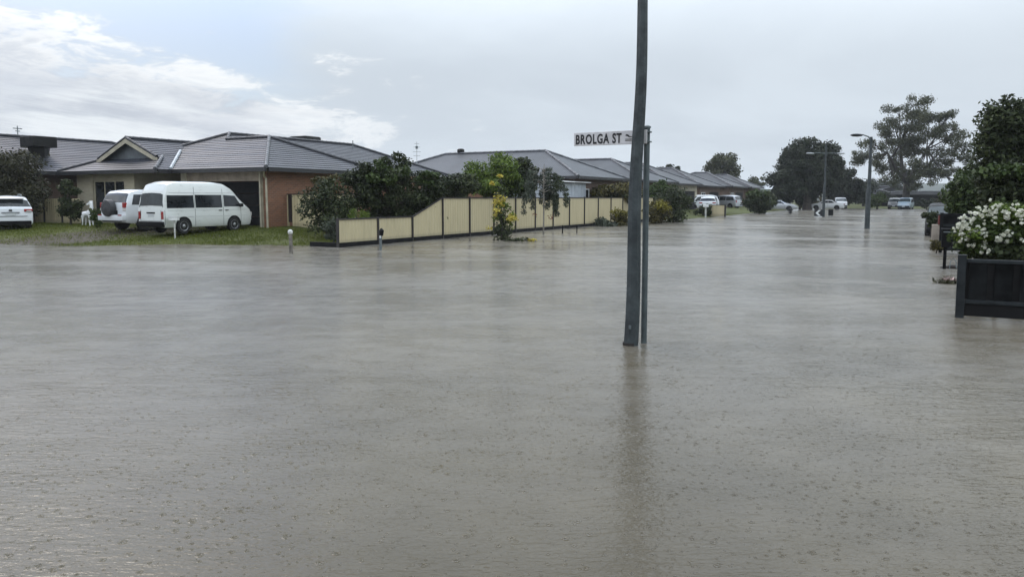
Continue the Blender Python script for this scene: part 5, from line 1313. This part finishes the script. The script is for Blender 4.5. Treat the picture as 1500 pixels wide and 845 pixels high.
plant('large_shrub', 'mid green bushy shrub between the gum tree and the tall hedge', 'shrub', (*onD(1422, 335, 33.5).xy, 0), b, 7000, .16, 'l_mid', 153, trunk=.08, limbs=9, extra=(('dark_foliage', lobes([(1396, 280, 1452, 325, 33.4, 12, .4, 154)]), 2500, .16, 'l_dark', 155),))
bush('kerb_shrub', 'dark leggy shrub beyond the red letterbox at the right kerb', 'shrub', (1354, 302, 1376, 336), 40, 1100, .14, 'l_dark', 156, nb=9, br=.42, trunk=.04, foot=-.1)
bush('kerb_shrub', 'small grass tuft at the foot of the tan pier', 'shrub', (1363, 352, 1380, 370), 28.6, 300, .10, 'l_olive', 157, nb=5, br=.5, trunk=.02, foot=-.1)
# white flowering bush behind the charcoal fence
D = 15.6
b = lobes([(1400, 318, 1470, 378, D, 22, .17, 161), (1430, 300, 1520, 380, D + .3, 40, .2, 162), (1398, 330, 1425, 365, D, 5, .1, 163)])
fl = []
rr = random.Random(77)
for (x, y) in ((1455, 303), (1450, 308), (1466, 306), (1478, 309), (1424, 313), (1430, 318), (1418, 320), (1438, 312), (1447, 315), (1460, 317), (1410, 326), (1405, 331), (1416, 330), (1402, 338), (1408, 342), (1422, 336), (1432, 340), (1420, 349), (1412, 354), (1423, 355), (1441, 343), (1444, 328), (1460, 326), (1472, 313), (1486, 306), (1490, 313), (1480, 320), (1474, 343), (1466, 351), (1476, 348), (1442, 357), (1450, 368), (1440, 362), (1496, 322), (1502, 312), (1510, 330), (1505, 350)):
    c = onD(x, y, D - .22 - rr.random() * .15)
    for _ in range(rr.randint(3, 6)):
        q = rr.uniform(.018, .034); fl.append((c.x + rr.gauss(0, .045), c.y + rr.gauss(0, .03), c.z + rr.gauss(0, .035), q, q, q * .75))
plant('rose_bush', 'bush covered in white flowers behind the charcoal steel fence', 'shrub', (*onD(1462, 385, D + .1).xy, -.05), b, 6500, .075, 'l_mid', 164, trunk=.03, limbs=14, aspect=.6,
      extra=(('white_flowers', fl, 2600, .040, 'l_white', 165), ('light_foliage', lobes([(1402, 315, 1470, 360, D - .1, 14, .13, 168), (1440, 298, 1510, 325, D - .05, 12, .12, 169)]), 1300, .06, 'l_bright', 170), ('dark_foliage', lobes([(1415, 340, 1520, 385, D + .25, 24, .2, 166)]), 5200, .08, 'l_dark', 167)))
# floating leaf litter by the fence
b = G(1388, 415); t = thing('leaf_litter', 'floating clump of dead leaves and pink petals left of the charcoal fence', 'debris', b)
me = np_mesh('leaf_cluster', leaves([(0, 0, .03, .24, .16, .05), (.12, .05, .04, .15, .1, .05)], 150, .10, 171), 4); me.materials.append(MT['l_brown']); link('leaf_cluster', me, t)
me = np_mesh('pale_petals', leaves([(-.02, 0, .10, .09, .08, .06), (.1, 0, .07, .07, .06, .04)], 36, .085, 172), 4); me.materials.append(pm('pink dead petals', (.42, .30, .27), .6, .3, 9)); link('pale_petals', me, t)

# ------------------------------------------------------------------ rain haze
mb = MB(); mb.span((-1650, -1650, -1.4), (1650, 1650, 25))
hz = bpy.data.materials.new('rain haze'); hz.use_nodes = True; nt = hz.node_tree
for n in list(nt.nodes):
    if n.type == 'BSDF_PRINCIPLED': nt.nodes.remove(n)
pv = nt.nodes.new('ShaderNodeVolumePrincipled'); pv.inputs['Color'].default_value = (.90, .93, .96, 1); pv.inputs['Density'].default_value = .0003
pv.inputs['Density Attribute'].default_value = ''; pv.inputs['Anisotropy'].default_value = .2
nt.links.new(pv.outputs[0], nt.nodes['Material Output'].inputs['Volume'])
tag(mb.build('haze', hz), 'pale rain haze filling the air over the street', 'haze', kind='stuff')

# ------------------------------------------------------------------ sky, sun, camera
SUN_AZ = R(-75); SUN_EL = R(48)
w = bpy.data.worlds.new('World'); SC.world = w; w.use_nodes = True; nt = w.node_tree
bg = nt.nodes['Background']
sky = nn(nt, 'ShaderNodeTexSky', sky_type='NISHITA'); sky.sun_disc = False; sky.sun_elevation = SUN_EL; sky.sun_rotation = SUN_AZ; sky.dust_density = 2.0
dirv = nn(nt, 'ShaderNodeTexCoord').outputs['Generated']
nrm = nn(nt, 'ShaderNodeVectorMath', operation='NORMALIZE'); nt.links.new(dirv, nrm.inputs[0]); s = sep(nt, nrm.outputs[0])
cy_, sy_ = math.cos(YAW), math.sin(YAW)
rgt = math_(nt, 'ADD', math_(nt, 'MULTIPLY', s[0], cy_), math_(nt, 'MULTIPLY', s[1], sy_))
fwd = math_(nt, 'ADD', math_(nt, 'MULTIPLY', s[0], -sy_), math_(nt, 'MULTIPLY', s[1], cy_))
az = math_(nt, 'ARCTAN2', rgt, fwd)            # azimuth from the street axis of view, left negative
el = s[2]
# cloud deck coordinates: direction projected on a flat layer
den = math_(nt, 'ADD', math_(nt, 'MAXIMUM', el, 0.0), .16)
cc = vec(nt, math_(nt, 'DIVIDE', s[0], den), math_(nt, 'DIVIDE', s[1], den), 0.0)
cb = vec(nt, math_(nt, 'MULTIPLY', az, 1.0), math_(nt, 'MULTIPLY', el, 3.2), .3)
n_lo = noise(nt, cb, 3.2, 8, .62, .3); n_hi = noise(nt, cb, 11.0, 7, .62, .35)
n_st = noise(nt, vec(nt, math_(nt, 'MULTIPLY', az, 1.0), math_(nt, 'MULTIPLY', math_(nt, 'ADD', el, math_(nt, 'MULTIPLY', az, .12)), 10.0), 1.7), 4.0, 8, .66, .25)
n_deck = noise(nt, cc, .55, 6, .55, .4)
# edge of the broken cloud bank
eb = math_(nt, 'ADD', math_(nt, 'MULTIPLY', az, -.27), .058)
eb = math_(nt, 'ADD', eb, math_(nt, 'MULTIPLY', math_(nt, 'SUBTRACT', n_hi, .5), .30))
eb = math_(nt, 'ADD', eb, math_(nt, 'MULTIPLY', math_(nt, 'SUBTRACT', n_lo, .5), .22))
dlt = math_(nt, 'SUBTRACT', eb, el)            # >0 inside the bank
inside = mapr(nt, dlt, -.022, .045)
leftm = mapr(nt, az, .10, -.36)               # only the left part is broken
rim = math_(nt, 'MULTIPLY', math_(nt, 'MULTIPLY', mapr(nt, dlt, -.008, .02), mapr(nt, dlt, .075, .02)), mapr(nt, n_hi, .35, .6))
streak = mapr(nt, n_st, .42, .64)
# colours (radiance before the 0.1 background strength)
deck = mixc(nt, mapr(nt, n_deck, .36, .64), (5.6, 6.25, 6.95), (6.35, 7.05, 7.75))
ovr = mapr(nt, el, .14, .52, 1.0, 2.6)
bank = mixc(nt, streak, (5.2, 5.65, 6.35), (7.6, 8.1, 8.5))
bank = mixc(nt, math_(nt, 'MULTIPLY', mapr(nt, n_hi, .40, .66), mapr(nt, dlt, .20, .03, .25, .85)), bank, (8.3, 8.65, 8.95))
bank = mixc(nt, math_(nt, 'MULTIPLY', mapr(nt, n_lo, .56, .40), .55), bank, (5.6, 6.1, 6.9))
bank = mixc(nt, math_(nt, 'MULTIPLY', rim, .95), bank, (9.3, 9.5, 9.6))
blue = mixc(nt, .38, sky.outputs[0], (4.7, 5.9, 7.9))
gapm = mapr(nt, math_(nt, 'ADD', az, math_(nt, 'MULTIPLY', math_(nt, 'SUBTRACT', n_lo, .5), .25)), -.20, -.34)
over_bank = mixc(nt, gapm, deck, blue)
leftc = mixc(nt, inside, over_bank, bank)
skyc = mixc(nt, leftm, deck, leftc)
sc_ = nn(nt, 'ShaderNodeMix', data_type='RGBA', blend_type='MULTIPLY'); sc_.inputs[0].default_value = 1
nt.links.new(skyc, sc_.inputs[6]); nt.links.new(vec(nt, ovr, ovr, ovr), sc_.inputs[7])
nt.links.new(sc_.outputs[2], bg.inputs['Color']); bg.inputs['Strength'].default_value = .1

sl = bpy.data.lights.new('sun', 'SUN'); sl.energy = .6; sl.angle = R(16); sl.color = (1, .96, .9)
so = bpy.data.objects.new('sun', sl); COL.objects.link(so)
sd = Vector((math.sin(SUN_AZ) * math.cos(SUN_EL), math.cos(SUN_AZ) * math.cos(SUN_EL), math.sin(SUN_EL)))
so.rotation_euler = (-sd).to_track_quat('-Z', 'Y').to_euler(); so.location = (0, 0, 30)

cam = bpy.data.cameras.new('camera'); co_ = bpy.data.objects.new('camera', cam); COL.objects.link(co_)
co_.location = (0, 0, CH); co_.rotation_euler = (R(90) - TH, 0, YAW)
cam.sensor_width = 36; cam.lens = F / 1500 * 36; cam.shift_y = SH; cam.clip_end = 5000; cam.clip_start = .05
SC.camera = co_
SC.view_settings.view_transform = 'Standard'; SC.view_settings.look = 'None'; SC.view_settings.exposure = .15; SC.view_settings.gamma = 1
SC.view_settings.use_curve_mapping = False
SC.cycles.volume_bounces = 0; SC.cycles.max_bounces = 6; SC.cycles.diffuse_bounces = 3; SC.cycles.glossy_bounces = 3; SC.cycles.transmission_bounces = 3
SC.cycles.use_denoising = True
